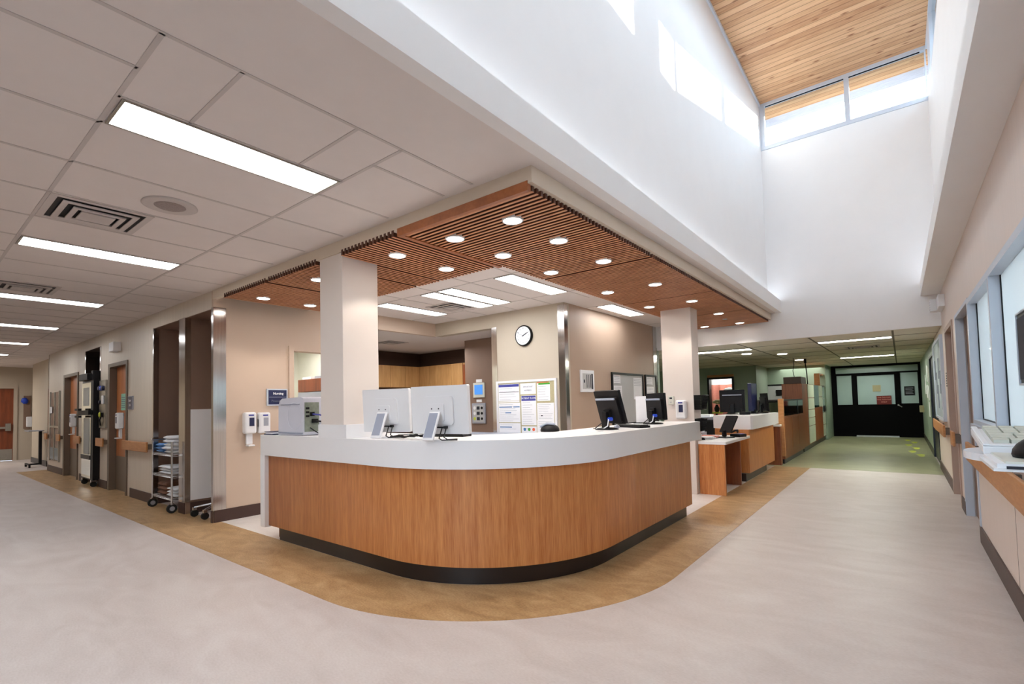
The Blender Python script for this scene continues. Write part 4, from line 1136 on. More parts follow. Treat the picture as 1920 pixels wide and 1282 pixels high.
sheet('sheet with small blue heading, bottom left of the board', 0.035, 0.41, 0.755, 0.955, 3, None, lambda s, x0, x1, y, z0, z1: MB().box(x0 + 0.02, x0 + 0.27, y - 0.001, y, z1 - 0.075, z1 - 0.058).build('blue_heading', M['cyan'], s))
sheet('small sheet reading important numbers, top middle of the board', 0.42, 0.675, 0.06, 0.25, 0, None, ex_numbers)
sheet('tall sheet with a navy header, middle of the board', 0.43, 0.675, 0.275, 0.79, 10, ('blue', 0.085, 'PATIENT FLOW'))
sheet('sheet with blue, green and orange spots, bottom middle of the board', 0.43, 0.675, 0.81, 0.955, 1, None, ex_three)
sheet('sheet with a green and orange top strip, top right of the board', 0.695, 0.90, 0.055, 0.375, 7, None, ex_green)
sheet('large printed sheet with a dark mark, right side of the board', 0.69, 0.955, 0.41, 0.70, 9, None, lambda s, x0, x1, y, z0, z1: MB().box(x0 + 0.07, x0 + 0.105, y - 0.001, y, z0 + 0.06, z0 + 0.075).build('dark_mark', M['ink'], s))
sheet('tall sheet hanging over the bottom of the board at its right', 0.685, 0.955, 0.70, 0.97, 8, None, None, 'print', 1)

# low grey cabinet in front of the board
t = thing('low_cabinet', 'long grey low cabinet standing below the bulletin board', 'cabinet', (-5.3, 6.05, 0))
MB().box(-5.9, -4.6, 5.95, 6.33, 0.0, 0.90).build('body', M['grey'], t)
MB().box(-5.92, -4.58, 5.93, 6.335, 0.90, 0.93).build('top', M['greyblue'], t, 0.003)
for i in range(3): MB().box(-5.88 + 0.43 * i, -5.47 + 0.43 * i, 5.938, 5.95, 0.05, 0.87).build('cabinet_door', M['grey'], t)

# wall B: small panel, two white boards
t = thing('dimmer_panel', 'white wall panel with black and white vertical bars, left of the whiteboard', 'wall panel', (-3.98, 7.0, 1.56))
MB().box(-3.98, -3.955, 6.79, 7.22, 1.56, 1.915).build('case', M['white'], t, 0.005)
MB().box(-3.956, -3.952, 6.84, 7.17, 1.61, 1.86).build('face', M['board'], t)
b = MB()
for y in (6.96, 7.02, 7.08): b.box(-3.953, -3.950, y, y + 0.018, 1.63, 1.84)
b.box(-3.953, -3.950, 7.12, 7.165, 1.61, 1.86); b.box(-3.953, -3.950, 6.87, 6.905, 1.71, 1.76)
b.build('bars', M['ink'], t)
def wboard(label, y0, y1):
    t = thing('whiteboard', label, 'whiteboard', (-3.98, (y0 + y1) / 2, 0.98))
    MB().box(-3.98, -3.965, y0 + 0.02, y1 - 0.02, 1.0, 1.88).build('panel', M['board'], t)
    f = MB(); a = 0.035
    f.box(-3.98, -3.95, y0, y1, 1.88, 1.915); f.box(-3.98, -3.95, y0, y1, 0.97, 1.005); f.box(-3.98, -3.95, y0, y0 + a, 1.0, 1.9); f.box(-3.98, -3.95, y1 - a, y1, 1.0, 1.9)
    f.build('frame', M['black'], t)
wboard('black framed whiteboard on the tan wall behind the tilted monitor', 7.86, 9.20)
wboard('narrower black framed whiteboard next to the right column', 9.30, 9.85)
def wsheet(label, y0, y1, z0, z1, k=0.0):
    s = thing('posted_sheet', label, 'paper sheet', (-3.96, (y0 + y1) / 2, z0), group='sheets on the whiteboards')
    MB().box(-3.964 + k, -3.962 + k, y0, y1, z0, z1).build('sheet', M['paper'], s)
    b = MB()
    for i in range(5): b.box(-3.962 + k, -3.961 + k, y0 + 0.02, y1 - 0.03, z1 - 0.03 - 0.03 * i, z1 - 0.025 - 0.03 * i)
    b.build('printed_lines', M['print'], s)
wsheet('small card in the top left corner of the large whiteboard', 7.93, 8.20, 1.72, 1.87)
wsheet('sheet under the card on the left of the large whiteboard', 7.93, 8.25, 1.30, 1.68)
wsheet('clipped papers at the top right of the large whiteboard', 8.75, 9.12, 1.43, 1.84)
wsheet('card at the top of the narrow whiteboard', 9.36, 9.66, 1.72, 1.87)
wsheet('sheet on the narrow whiteboard', 9.36, 9.72, 1.42, 1.68)

# ------------------------------------------------------------------ things on the counter
def local(t):
    m = MB(); m.X = wmat(t); return m
def rrect(w, h, r, n=6):
    p = []
    for cx, cy, a in ((w / 2 - r, h / 2 - r, 0), (-w / 2 + r, h / 2 - r, PI / 2), (-w / 2 + r, -h / 2 + r, PI), (w / 2 - r, -h / 2 + r, 1.5 * PI)):
        p += arc(cx, cy, r, a, a + PI / 2, n)
    return p
def plate(mb, T, w, h, r, d):
    """rounded plate standing in local xz, thickness d along y"""
    old = mb.X; mb.X = old @ T @ Matrix.Rotation(PI / 2, 4, 'X'); mb.prism(rrect(w, h, r), -d / 2, d / 2, True); mb.X = old
def white_monitor(label, x, y, yaw, w, h):
    t = thing('monitor', label, 'monitor', (x, y, ZT), yaw, group='white monitors seen from behind')
    T = Matrix.Translation((0, 0, 0.05 + h / 2)) @ Matrix.Rotation(math.radians(3), 4, 'X')
    b = local(t); plate(b, T, w, h, 0.012, 0.035); hs = b.build('housing', M['white'], t, 0.004)
    b = local(t); plate(b, T @ Matrix.Translation((0, -0.024, -0.005)), w * 0.52, h * 0.60, 0.03, 0.016); b.build('back_bulge', M['white'], hs, 0.006)
    b = local(t); plate(b, T @ Matrix.Translation((-0.02, -0.036, -0.02)), w * 0.30, h * 0.36, 0.012, 0.010); b.build('mount_plate', M['white'], hs, 0.002)
    b = local(t); plate(b, T @ Matrix.Translation((0, 0.0185, 0)), w - 0.03, h - 0.03, 0.004, 0.002); b.build('screen', M['black'], hs)
    b = local(t)
    for sx in (-0.055, 0.015): b.xbox(T @ Matrix.Translation((sx, -0.0415, 0.01)), 0.010, 0.002, 0.010)
    b.build('screw_pair', M['ink'], hs)
    S = Matrix.Translation((0, -0.115, 0.115)) @ Matrix.Rotation(math.radians(-24), 4, 'X')
    b = local(t); b.xbox(S, 0.105, 0.014, 0.24); sa = b.build('stand_arm', M['white'], t, 0.004)
    b = local(t); b.xbox(S @ Matrix.Translation((-0.004, -0.0085, 0.005)), 0.082, 0.004, 0.205); b.build('arm_inlay', M['greyblue'], sa)
    b = local(t); b.prism(rrect(0.20, 0.22, 0.03), 0.0, 0.008, True); b.X = b.X @ Matrix.Translation((0, -0.09, 0)); b.build('foot', M['white'], t)
    b = local(t); b.box(-0.09, 0.09, -0.052, -0.03, 0.098, 0.108); b.box(-0.095, -0.07, -0.056, -0.03, 0.093, 0.113); b.box(0.07, 0.095, -0.056, -0.03, 0.093, 0.113); b.build('port_plugs', M['black'], t)
    b = local(t); b.tube([(0.09, -0.045, 0.10), (0.10, -0.09, 0.03), (0.14, -0.10, 0.012), (0.2, -0.05, 0.012)], 0.005); b.tube([(0.05, -0.045, 0.10), (0.06, -0.1, 0.02), (0.11, -0.13, 0.01), (0.22, -0.08, 0.01)], 0.005)
    b.build('cable', M['rubber'], t)
    return t
white_monitor('left white monitor seen from behind, close to the left column', -3.645, 2.795, math.radians(16), 0.50, 0.385)
white_monitor('right white monitor seen from behind, the larger of the pair', -2.91, 2.755, math.radians(9), 0.565, 0.385)
c = MB()
rn = random.Random(3)
for k in range(7):
    p = [(-3.52 + rn.uniform(-0.03, 0.03), 2.74 + rn.uniform(-0.05, 0.05), ZT + 0.012)]
    for i in range(5): p.append((-3.45 + 0.11 * i + rn.uniform(-0.04, 0.04), 2.76 + rn.uniform(-0.06, 0.10), ZT + 0.008 + rn.random() * 0.03))
    c.tube(p, 0.0045, 6)
c.build('cable_tangle', M['rubber'], None, label='black cable tangle on the counter between the two white monitors', cat='cables')
t = thing('keyboard', 'dark keyboard lying behind the two white monitors', 'keyboard', (-3.2, 3.1, ZT), 0.2)
b = local(t); b.box(-0.22, 0.22, -0.07, 0.07, 0.0, 0.02); b.build('base', M['softblack'], t, 0.004)
b = local(t)
for i in range(14):
    for j in range(4): b.box(-0.21 + 0.03 * i, -0.185 + 0.03 * i, -0.06 + 0.03 * j, -0.035 + 0.03 * j, 0.02, 0.028)
b.build('keys', M['black'], t)

# printer at the left end
t = thing('printer', 'light grey office printer at the left end of the counter, ports facing the column', 'printer', (-5.045, 2.87, ZT))
prof = [(-5.305, ZT + 0.004), (-4.79, ZT + 0.004), (-4.79, ZT + 0.385), (-4.83, ZT + 0.397), (-5.22, ZT + 0.39), (-5.275, ZT + 0.365), (-5.30, ZT + 0.31)]
b = MB(); b.X = Matrix(((1, 0, 0, 0), (0, 0, -1, 2.63), (0, 1, 0, 0), (0, 0, 0, 1)))
b.prism(prof, -0.46, 0.0); b.build('body', M['printer'], t, 0.012, 3)
b = MB()
b.lathe([(0.142, 0.002), (0.142, -0.003), (0.136, -0.003), (0.136, 0.002)], (-4.97, 2.63, ZT + 0.20), 40, 'Y'); b.build('round_emboss', M['printer'], t)
b = MB(); b.box(-5.29, -4.80, 2.622, 2.632, ZT + 0.02, ZT + 0.032); b.box(-5.24, -4.86, 2.624, 2.632, ZT + 0.32, ZT + 0.326); b.build('panel_seam', M['greyblue'], t)
b = MB(); b.box(-4.792, -4.785, 2.645, 2.80, ZT + 0.04, ZT + 0.34); b.build('port_panel', mat('grey_green_panel', (128, 136, 122), 0.5, var=0.15, scale=30), t)
b = MB()
for z in (0.27, 0.23, 0.19): b.box(-4.787, -4.779, 2.655, 2.69, ZT + z, ZT + z + 0.02)
b.build('port_row', M['black'], t)
MB().box(-4.787, -4.765, 2.70, 2.74, ZT + 0.20, ZT + 0.24).build('port_plug', M['black'], t)
MB().box(-4.787, -4.765, 2.72, 2.78, ZT + 0.13, ZT + 0.17).build('port_plug', M['black'], t)
b = MB(); b.tube([(-4.77, 2.72, ZT + 0.22), (-4.70, 2.76, ZT + 0.21), (-4.62, 2.86, ZT + 0.17)], 0.008); b.build('network_cable', M['blue'], t)
b = MB(); b.tube([(-4.77, 2.75, ZT + 0.15), (-4.70, 2.78, ZT + 0.14), (-4.64, 2.88, ZT + 0.13)], 0.009); b.tube([(-4.78, 2.70, ZT + 0.08), (-4.74, 2.72, ZT + 0.05), (-4.74, 2.78, ZT + 0.015), (-4.62, 2.85, ZT + 0.012)], 0.006); b.build('power_cable', M['rubber'], t)
b = MB()
for i in range(7): b.box(-4.79, -4.786, 2.84 + 0.02 * i, 2.85 + 0.02 * i, ZT + 0.22, ZT + 0.36)
b.build('vent_slots', M['greyblue'], t)
t = thing('folder', 'dark blue folder with papers left of the printer', 'folder', (-5.42, 2.68, ZT))
MB().box(-5.53, -5.335, 2.58, 2.80, ZT + 0.001, ZT + 0.012).build('cover', M['navy'], t, 0.002)
MB().box(-5.51, -5.345, 2.59, 2.79, ZT + 0.012, ZT + 0.030).build('pages', M['paper'], t)
MB().box(-5.53, -5.35, 2.585, 2.80, ZT + 0.030, ZT + 0.036).build('cover', M['navy'], t, 0.002)

# black monitors on the right leg of the counter
def black_monitor(label, x, y, z, yaw, w, h, tilt, lift=0.06, blue=False, bar=True, name='monitor', grp='black monitors seen from behind'):
    t = thing(name, label, 'monitor', (x, y, z), yaw, group=grp)
    T = Matrix.Translation((0, 0.0, lift + h / 2)) @ Matrix.Rotation(math.radians(tilt), 4, 'X')
    b = local(t); plate(b, T, w, h, 0.008, 0.028); hs = b.build('housing', M['black'], t, 0.003)
    b = local(t); plate(b, T @ Matrix.Translation((0.0, -0.024, -0.025)), w * 0.84, h * 0.74, 0.015, 0.030); b.build('back_bulge', M['softblack'], hs, 0.008)
    b = local(t); plate(b, T @ Matrix.Translation((0, 0.015, 0)), w - 0.03, h - 0.03, 0.003, 0.002); b.build('screen', M['ink'], hs)
    if bar:
        b = local(t); b.xbox(T @ Matrix.Translation((0.0, -0.044, h * 0.27)), w * 0.76, 0.014, 0.020); b.build('handle_bar', M['greyblue'], hs, 0.004)
    b = local(t); b.xbox(T @ Matrix.Translation((0, -0.05, -h * 0.2)), 0.09, 0.03, 0.10); b.box(-0.035, 0.035, -0.085, -0.045, 0.0, lift + h * 0.35); b.build('neck', M['black'], t, 0.004)
    b = local(t); b.lathe([(0.115, 0.0), (0.115, 0.008), (0.09, 0.016), (0.03, 0.02)], (0, -0.05, 0), 28); b.build('foot', M['black'], t)
    if blue:
        b = local(t); b.cyl((0.09, -0.06, lift + 0.05), (0.09, -0.10, lift + 0.05), 0.018); b.build('video_plug', M['brightblue'], t)
        b = local(t); b.tube([(0.09, -0.10, lift + 0.05), (0.085, -0.11, 0.04), (0.03, -0.12, 0.010)], 0.006); b.build('video_cable', M['white'], t)
    b = local(t); b.tube([(-0.03, -0.06, 0.08), (-0.10, -0.12, 0.01), (-0.16, -0.09, 0.008)], 0.005); b.build('power_cable', M['rubber'], t)
    return t
black_monitor('tilted black monitor seen from behind, on the right leg of the counter', -2.27, 4.45, ZT, math.radians(-23), 0.37, 0.335, 16, 0.055, blue=True)
black_monitor('upright black monitor just left of the right column', -2.26, 5.60, ZT, math.radians(-35), 0.37, 0.31, 3, 0.05, blue=True)
t = thing('keyboard', 'black keyboard and mouse mat beside the tilted black monitor', 'keyboard', (-2.22, 4.83, ZT), math.radians(-22))
b = local(t); b.box(-0.19, 0.19, -0.07, 0.07, 0.0, 0.022); b.build('base', M['softblack'], t, 0.004)
b = local(t)
for i in range(12):
    for j in range(4): b.box(-0.18 + 0.03 * i, -0.155 + 0.03 * i, -0.06 + 0.03 * j, -0.035 + 0.03 * j, 0.022, 0.029)
b.build('keys', M['black'], t)
def mouse(label, x, y, z, yaw, s=1.0, m='black'):
    t = thing('computer_mouse', label, 'mouse', (x, y, z), yaw)
    b = local(t); b.ell((0, 0, 0.004), 0.034 * s, 0.058 * s, 0.034 * s, 20, 14, floor=0.0); b.build('shell', M[m], t)
    b = local(t); b.cyl((-0.003, 0.03 * s, 0.028 * s), (0.003, 0.03 * s, 0.028 * s), 0.009 * s, 14); b.build('wheel', M['rubber'], t)
    return t
mouse('grey computer mouse behind the tilted black monitor', -2.34, 4.72, ZT, 0.3, 0.9, 'greyblue')
t = thing('desk_telephone', 'black rounded handset resting on the counter near the bulletin board', 'telephone', (-2.68, 3.98, ZT))
b = MB(); b.ell((-2.68, 3.98, ZT + 0.012), 0.09, 0.10, 0.062, 22, 14, floor=ZT); b.build('shell', M['softblack'], t)
MB().tube([(-2.74, 3.90, ZT + 0.05), (-2.68, 3.93, ZT + 0.078), (-2.61, 3.97, ZT + 0.07)], 0.012).build('grey_band', M['greyblue'], t)
MB().box(-2.30, -2.18, 4.02, 4.12, ZT + 0.0005, ZT + 0.004).build('paper_slip', M['paper'], None, label='small slip of paper on the right leg of the counter', cat='paper')
t = thing('document_holder', 'tall white document holder left of the upright black monitor', 'holder', (-2.47, 5.70, ZT))
MB().box(-2.56, -2.42, 5.70, 5.712, ZT + 0.012, ZT + 0.33).build('sheet', M['paper'], t)
MB().box(-2.58, -2.40, 5.66, 5.76, ZT, ZT + 0.012).build('foot', M['softblack'], t)
MB().box(-2.50, -2.485, 5.713, 5.725, ZT + 0.012, ZT + 0.26).build('upright', M['softblack'], t)

# things fixed to the right column
t = thing('thermostat', 'small white thermostat on the front of the right column', 'thermostat', (-2.755, 7.43, 1.33))
MB().box(-2.80, -2.71, 7.405, 7.43, 1.33, 1.46).build('case', M['offwhite'], t, 0.006)
MB().box(-2.775, -2.735, 7.402, 7.406, 1.415, 1.44).build('display', M['ink'], t)
MB().box(-2.765, -2.745, 7.402, 7.406, 1.36, 1.375).build('button', M['grey'], t)
def wire_basket(label, z, h, d=0.13):
    t = thing('wire_basket', label, 'basket', (-2.42, 7.58, z), group='black mesh baskets on the right column')
    x0, x1, y0, y1 = -2.42, -2.42 + d, 7.44, 7.72
    f = MB()
    for zz in (z + h, z):
        r_ = 0.005; k = 0.0 if zz > z else 0.03
        f.tube([(x0, y0 + k, zz), (x1 - k, y0 + k, zz), (x1 - k, y1 - k, zz), (x0, y1 - k, zz), (x0, y0 + k, zz)], r_, 6)
    f.build('rim', M['black'], t)
    m = MB()
    n = 22
    for i in range(n + 1):
        u = i / n
        for (a, b_) in (((x0 + (x1 - x0) * u, y0, y0 + 0.03), None),):
            m.cyl((a[0], y0, z + h), (x0 + (x1 - 0.03 - x0) * u, y0 + 0.03, z), 0.0018, 4)
            m.cyl((x0 + (x1 - x0) * u, y1, z + h), (x0 + (x1 - 0.03 - x0) * u, y1 - 0.03, z), 0.0018, 4)
        m.cyl((x1, y0 + (y1 - y0) * u, z + h), (x1 - 0.03, y0 + 0.03 + (y1 - y0 - 0.06) * u, z), 0.0018, 4)
    for j in range(9):
        v = j / 9; kk = 0.03 * (1 - v)
        m.tube([(x0, y0 + kk, z + h * v), (x1 - kk, y0 + kk, z + h * v), (x1 - kk, y1 - kk, z + h * v), (x0, y1 - kk, z + h * v)], 0.0016, 4)
    m.build('mesh', M['black'], t)
    MB().box(x0, x0 + 0.004, y0, y1, z, z + h).build('back_plate', M['black'], t)
wire_basket('upper black wire basket on the side of the right column', 1.25, 0.21)
wire_basket('lower black wire basket on the side of the right column, by the low desk', 0.93, 0.18, 0.10)

# ------------------------------------------------------------------ low desk beyond the reception counter
t = thing('low_desk', 'low wooden side desk with white top between the counter and the right column', 'desk', (-2.5, 8.1, 0))
MB().prism([(-2.405, 7.50), (-2.01, 7.50), (-2.01, 8.95), (-3.0, 8.95), (-3.0, 7.78), (-2.405, 7.78)], 0.735, 0.775).build('desktop', M['solid'], t, 0.003)
MB().box(-2.40, -2.035, 7.505, 7.545, 0.0, 0.735).build('side_panel', M['veneer'], t)
MB().box(-2.95, -2.08, 8.56, 8.60, 0.0, 0.735).build('side_panel', M['veneer_flat'], t)
MB().box(-3.0, -2.96, 7.8, 8.56, 0.0, 0.735).build('back_panel', M['veneer_flat'], t)
# second counter
t = thing('second_counter', 'smaller counter with white band behind the low desk', 'counter', (-2.4, 10.2, 0))
MB().prism([(-2.27, 9.12), (-2.03, 9.12), (-2.0, 9.17), (-2.0, 11.40), (-2.75, 11.40), (-2.75, 9.5)], 0.865, 1.092).build('countertop', M['solid'], t, 0.004)
MB().prism([(-2.22, 9.03), (-2.05, 9.03), (-2.05, 11.12), (-2.70, 11.12), (-2.70, 9.40)], 0.135, 0.865).build('veneer_front', M['veneer'], t)
MB().prism([(-2.24, 8.96), (-2.095, 8.96), (-2.095, 10.55), (-2.6, 10.55), (-2.6, 9.4)], 0.0, 0.135).build('toe_kick', M['toe'], t)
t = thing('back_desk', 'low desk end with pink papers between the second counter and the glass cabinet', 'desk', (-2.2, 11.4, 0))
MB().box(-2.6, -1.98, 11.42, 11.60, 0.80, 0.835).build('desktop', M['solid'], t)
MB().box(-2.55, -1.99, 11.44, 11.58, 0.0, 0.80).build('panel', M['veneer_flat'], t)

# clutter of the low desk
t = thing('tilted_screen', 'tilted dark screen seen from behind on the low desk', 'monitor', (-2.21, 8.40, 0.775), math.radians(-35))
T = Matrix.Translation((0, 0.02, 0.215)) @ Matrix.Rotation(math.radians(-30), 4, 'X')
b = local(t); plate(b, T, 0.26, 0.30, 0.012, 0.02); b.build('housing', M['softblack'], t, 0.004)
b = local(t); plate(b, T @ Matrix.Translation((0, 0.012, 0)), 0.24, 0.28, 0.005, 0.004); b.build('screen', M['paper'], t)
b = local(t); b.xbox(Matrix.Translation((0, -0.07, 0.06)), 0.04, 0.03, 0.12); b.xbox(Matrix.Translation((0, -0.05, 0.008)), 0.2, 0.18, 0.015); b.build('stand', M['black'], t)
t = thing('desk_telephone', 'black telephone with a blue label on the low desk', 'telephone', (-2.11, 8.62, 0.775), -0.4)
b = local(t); b.box(-0.09, 0.09, -0.09, 0.09, 0.0, 0.05); b.build('base', M['black'], t, 0.01)
b = local(t); b.tube([(-0.08, -0.07, 0.07), (-0.05, -0.02, 0.10), (-0.05, 0.05, 0.10), (-0.08, 0.09, 0.07)], 0.018); b.build('handset', M['softblack'], t)
b = local(t); b.box(0.02, 0.085, -0.05, 0.04, 0.05, 0.054); b.build('label', M['brightblue'], t)
for i, (x, y, z, l, m_) in enumerate(((-2.42, 8.0, 0.776, 'stack of white papers at the front of the low desk', 'paper'), (-2.42, 8.26, 0.776, 'pink papers on the low desk behind the white stack', 'pink'))):
    folded('paper_stack', l, x - 0.16, x + 0.10, y - 0.10, y + 0.10, z, 3, 0.012, M[m_], 'papers on the low desk', 20 + i)
t = thing('stapler', 'dark stapler next to the papers on the low desk', 'stapler', (-2.47, 7.78, 0.775), 0.5)
b = local(t); b.box(-0.08, 0.08, -0.02, 0.02, 0, 0.015); b.xbox(Matrix.Translation((0, 0, 0.03)) @ Matrix.Rotation(0.15, 4, 'Y'), 0.15, 0.03, 0.018); b.build('body', M['softblack'], t)
# monitors of the second counter
black_monitor('wide black monitor with white edge at the left of the second counter', -2.62, 10.35, 1.092, math.radians(8), 0.46, 0.44, 2, 0.04)
t = thing('monitor', 'navy monitor seen nearly edge on, on the second counter', 'monitor', (-2.33, 10.7, 1.092), 0.0)
b = local(t); b.box(-0.035, 0.035, -0.20, 0.25, 0.05, 0.60); b.build('housing', M['navy'], t, 0.006)
b = local(t); b.box(-0.02, 0.05, -0.05, 0.05, 0, 0.08); b.box(-0.1, 0.12, -0.12, 0.12, 0, 0.015); b.build('stand', M['black'], t)
black_monitor('dark monitor at the right of the second counter, beside the navy one', -2.17, 11.0, 1.092, math.radians(-62), 0.40, 0.36, 4, 0.04, bar=False)
t = thing('desk_telephone', 'black telephone in front of the monitors on the second counter', 'telephone', (-2.33, 10.05, 1.092), 0.3)
b = local(t); b.box(-0.09, 0.09, -0.08, 0.08, 0, 0.05); b.tube([(-0.07, -0.07, 0.06), (-0.06, 0, 0.10), (-0.07, 0.07, 0.06)], 0.018); b.build('base', M['black'], t)

# ward beyond the doorway on the far left
t = thing('door_frame', 'black framed doorway with a yellow strip above, leading to the curtained ward', 'doorway', (-4.69, 17.2, 0))
f = MB(); f.box(-5.11, -5.05, 17.14, 17.38, 0, 2.10); f.box(-4.33, -4.27, 17.14, 17.38, 0, 2.10); f.box(-5.11, -4.27, 17.14, 17.38, 2.06, 2.12); f.build('frame', M['black'], t)
MB().box(-5.11, -4.27, 17.16, 17.2, 2.12, 2.20).build('yellow_strip', M['rail'], t)
t = thing('curtain', 'salmon pink curtain with a white net top inside the far doorway', 'curtain', (-4.7, 18.9, 0))
pts = [(-6.0 + 0.045 * i, 18.9 + 0.05 * math.sin(i * 0.9) + 0.02 * math.sin(i * 2.3)) for i in range(49)]
b = MB()
b._add([(x, y, 0.25) for x, y in pts] + [(x, y, 1.92) for x, y in pts], [(i, i + 1, 49 + i + 1, 49 + i) for i in range(48)], True); b.build('cloth', M['pink'], t)
b = MB(); b._add([(x, y, 1.92) for x, y in pts] + [(x, y, 2.3) for x, y in pts], [(i, i + 1, 49 + i + 1, 49 + i) for i in range(48)], True); b.build('net_top', M['linen'], t)
MB().cyl((-6.0, 18.9, 2.3), (-3.9, 18.9, 2.3), 0.02).build('track', M['white'], t)
t = thing('coat_stand', 'stand draped with dark green clothes in front of the pink curtain', 'stand', (-4.62, 18.2, 0))
MB().cyl((-4.62, 18.2, 0), (-4.62, 18.2, 1.7), 0.03).build('pole', M['softblack'], t)
MB().ell((-4.62, 18.2, 1.15), 0.17, 0.15, 0.5, lump=0.5, seed=3).build('green_cloth', M['chair'], t)
MB().ell((-4.69, 18.18, 1.72), 0.17, 0.12, 0.06, lump=0.3, seed=5).build('white_cap', M['linen'], t)
MB().ell((-4.44, 18.2, 1.62), 0.09, 0.09, 0.05, lump=0.3, seed=6).build('white_cap', M['linen'], t)
t = thing('flower_vase', 'pale dried flowers in a vase on a small yellow tray stand', 'vase', (-5.0, 17.75, 0))
MB().lathe([(0.05, 0.95), (0.08, 1.0), (0.09, 1.08), (0.04, 1.18), (0.05, 1.2)], (-5.0, 17.75, 0)).build('vase', M['black'], t)
b = MB()
for i in range(9): b.ell((-5.0 + 0.09 * math.cos(i * 2.4), 17.75 + 0.08 * math.sin(i * 2.4), 1.26 + 0.035 * (i % 3)), 0.05, 0.05, 0.05, 8, 6, 0.4, i)
b.build('flowers', M['leaf'], t)
MB().box(-5.18, -4.85, 17.6, 17.9, 0.90, 0.95).build('tray', M['yellow'], t)
MB().box(-5.05, -4.98, 17.72, 17.78, 0.0, 0.90).build('tray_leg', M['softblack'], t)
t = thing('office_chair', 'black office chair turned away behind the low desk', 'chair', (-3.25, 10.0, 0), 0.5)
b = local(t); b.box(-0.24, 0.24, -0.23, 0.23, 0.44, 0.52); b.build('seat', M['softblack'], t, 0.03, 3)
b = local(t); b.box(-0.23, 0.23, 0.20, 0.27, 0.58, 1.02); b.build('backrest', M['softblack'], t, 0.03, 3)
b = local(t); b.box(-0.03, 0.03, 0.22, 0.26, 0.46, 0.62); b.cyl((0, 0, 0.1), (0, 0, 0.44), 0.03); b.build('column', M['black'], t)
b = local(t)
for i in range(5):
    a = i * 2 * PI / 5; b.tube([(0, 0, 0.11), (0.27 * math.cos(a), 0.27 * math.sin(a), 0.07)], 0.018)
b.build('star_base', M['black'], t)
for i in range(5):
    a = i * 2 * PI / 5; b = local(t); b.cyl((0.27 * math.cos(a) - 0.015, 0.27 * math.sin(a), 0.03), (0.27 * math.cos(a) + 0.015, 0.27 * math.sin(a), 0.03), 0.03); b.build('caster', M['rubber'], t)
t = thing('copier', 'dark grey copier with papers on top seen left of the second counter', 'copier', (-3.6, 11.6, 0))
MB().box(-3.9, -3.0, 11.4, 11.95, 0.0, 0.93).build('body', M['softblack'], t, 0.02)
MB().box(-3.88, -3.02, 11.42, 11.93, 0.94, 1.0).build('lid', M['grey'], t, 0.01)
MB().box(-3.7, -3.4, 11.5, 11.8, 1.0, 1.05).build('paper_pile', M['paper'], t)

t = thing('pen_cup', 'dark pen cup with pens beside the telephone on the low desk', 'pen cup', (-2.30, 8.52, 0.775))
MB().lathe([(0.035, 0.0), (0.038, 0.09), (0.034, 0.09), (0.032, 0.01)], (-2.30, 8.52, 0.776), 18).build('cup', M['softblack'], t)
for i in range(4):
    a = i * 1.7; MB().cyl((-2.30 + 0.01 * math.cos(a), 8.52 + 0.01 * math.sin(a), 0.79), (-2.30 + 0.03 * math.cos(a), 8.52 + 0.03 * math.sin(a), 0.92), 0.004, 8).build('pen', M[('brightblue', 'black', 'red', 'grey')[i]], t)
t = thing('paper_tray', 'grey letter tray with papers at the back of the low desk', 'tray', (-2.75, 8.4, 0.775))
b = MB(); b.box(-2.90, -2.58, 8.28, 8.52, 0.776, 0.782); b.box(-2.90, -2.895, 8.28, 8.52, 0.782, 0.85); b.box(-2.585, -2.58, 8.28, 8.52, 0.782, 0.85); b.box(-2.90, -2.58, 8.28, 8.52, 0.85, 0.856); b.build('frame', M['grey'], t)
MB().box(-2.88, -2.61, 8.29, 8.50, 0.783, 0.81).build('papers', M['paper'], t)
MB().box(-2.88, -2.61, 8.29, 8.50, 0.857, 0.89).build('papers', M['paper'], t)
# whiteboard on the far green wall
t = thing('notice_wall', 'black framed white notice area on the far green wall behind the second counter', 'notice board', (-3.4, 18.9, 0.9))
MB().box(-3.72, -3.12, 18.87, 18.9, 0.9, 1.82).build('panel', M['board'], t)
f = MB(); f.box(-3.75, -3.09, 18.86, 18.9, 1.80, 1.85); f.box(-3.75, -3.70, 18.86, 18.9, 0.9, 1.82); f.box(-3.14, -3.09, 18.86, 18.9, 0.9, 1.82); f.build('frame', M['black'], t)
MB().box(-3.35, -3.16, 18.85, 18.87, 1.46, 1.66).build('black_box', M['black'], t)
b = MB()
for i in range(6): b.box(-3.64 + 0.1 * (i % 3), -3.56 + 0.1 * (i % 3), 18.862, 18.87, 1.0 + 0.16 * (i // 3), 1.12 + 0.16 * (i // 3))
b.build('sheets', M['paper'], t)

# glass display cabinet and wall of cabinets
t = thing('display_cabinet', 'low cherry display cabinet with glass top section and orange end panel', 'cabinet', (-2.2, 12.8, 0))
MB().box(-2.04, -1.94, 11.62, 11.70, 0.17, 1.37).build('end_panel', M['rail'], t, 0.004)
MB().box(-2.45, -1.96, 11.70, 14.38, 0.10, 1.0).build('carcass', M['veneer_flat'], t)
for i in range(3): MB().box(-1.96, -1.948, 11.78 + 0.87 * i, 12.62 + 0.87 * i, 0.28, 0.96).build('cabinet_door', M['veneer_flat'], t, 0.003)
MB().box(-2.42, -1.98, 11.75, 14.3, 0.0, 0.10).build('plinth', M['toe'], t)
f = MB(); f.box(-2.45, -1.955, 11.70, 14.38, 1.325, 1.35); f.box(-1.98, -1.955, 13.55, 13.60, 1.0, 1.33); f.box(-2.45, -2.42, 11.7, 14.38, 1.0, 1.33); f.build('frame', M['toe'], t)
MB().box(-1.962, -1.957, 11.72, 14.36, 1.0, 1.325).build('glass', M['pane_green'], t)
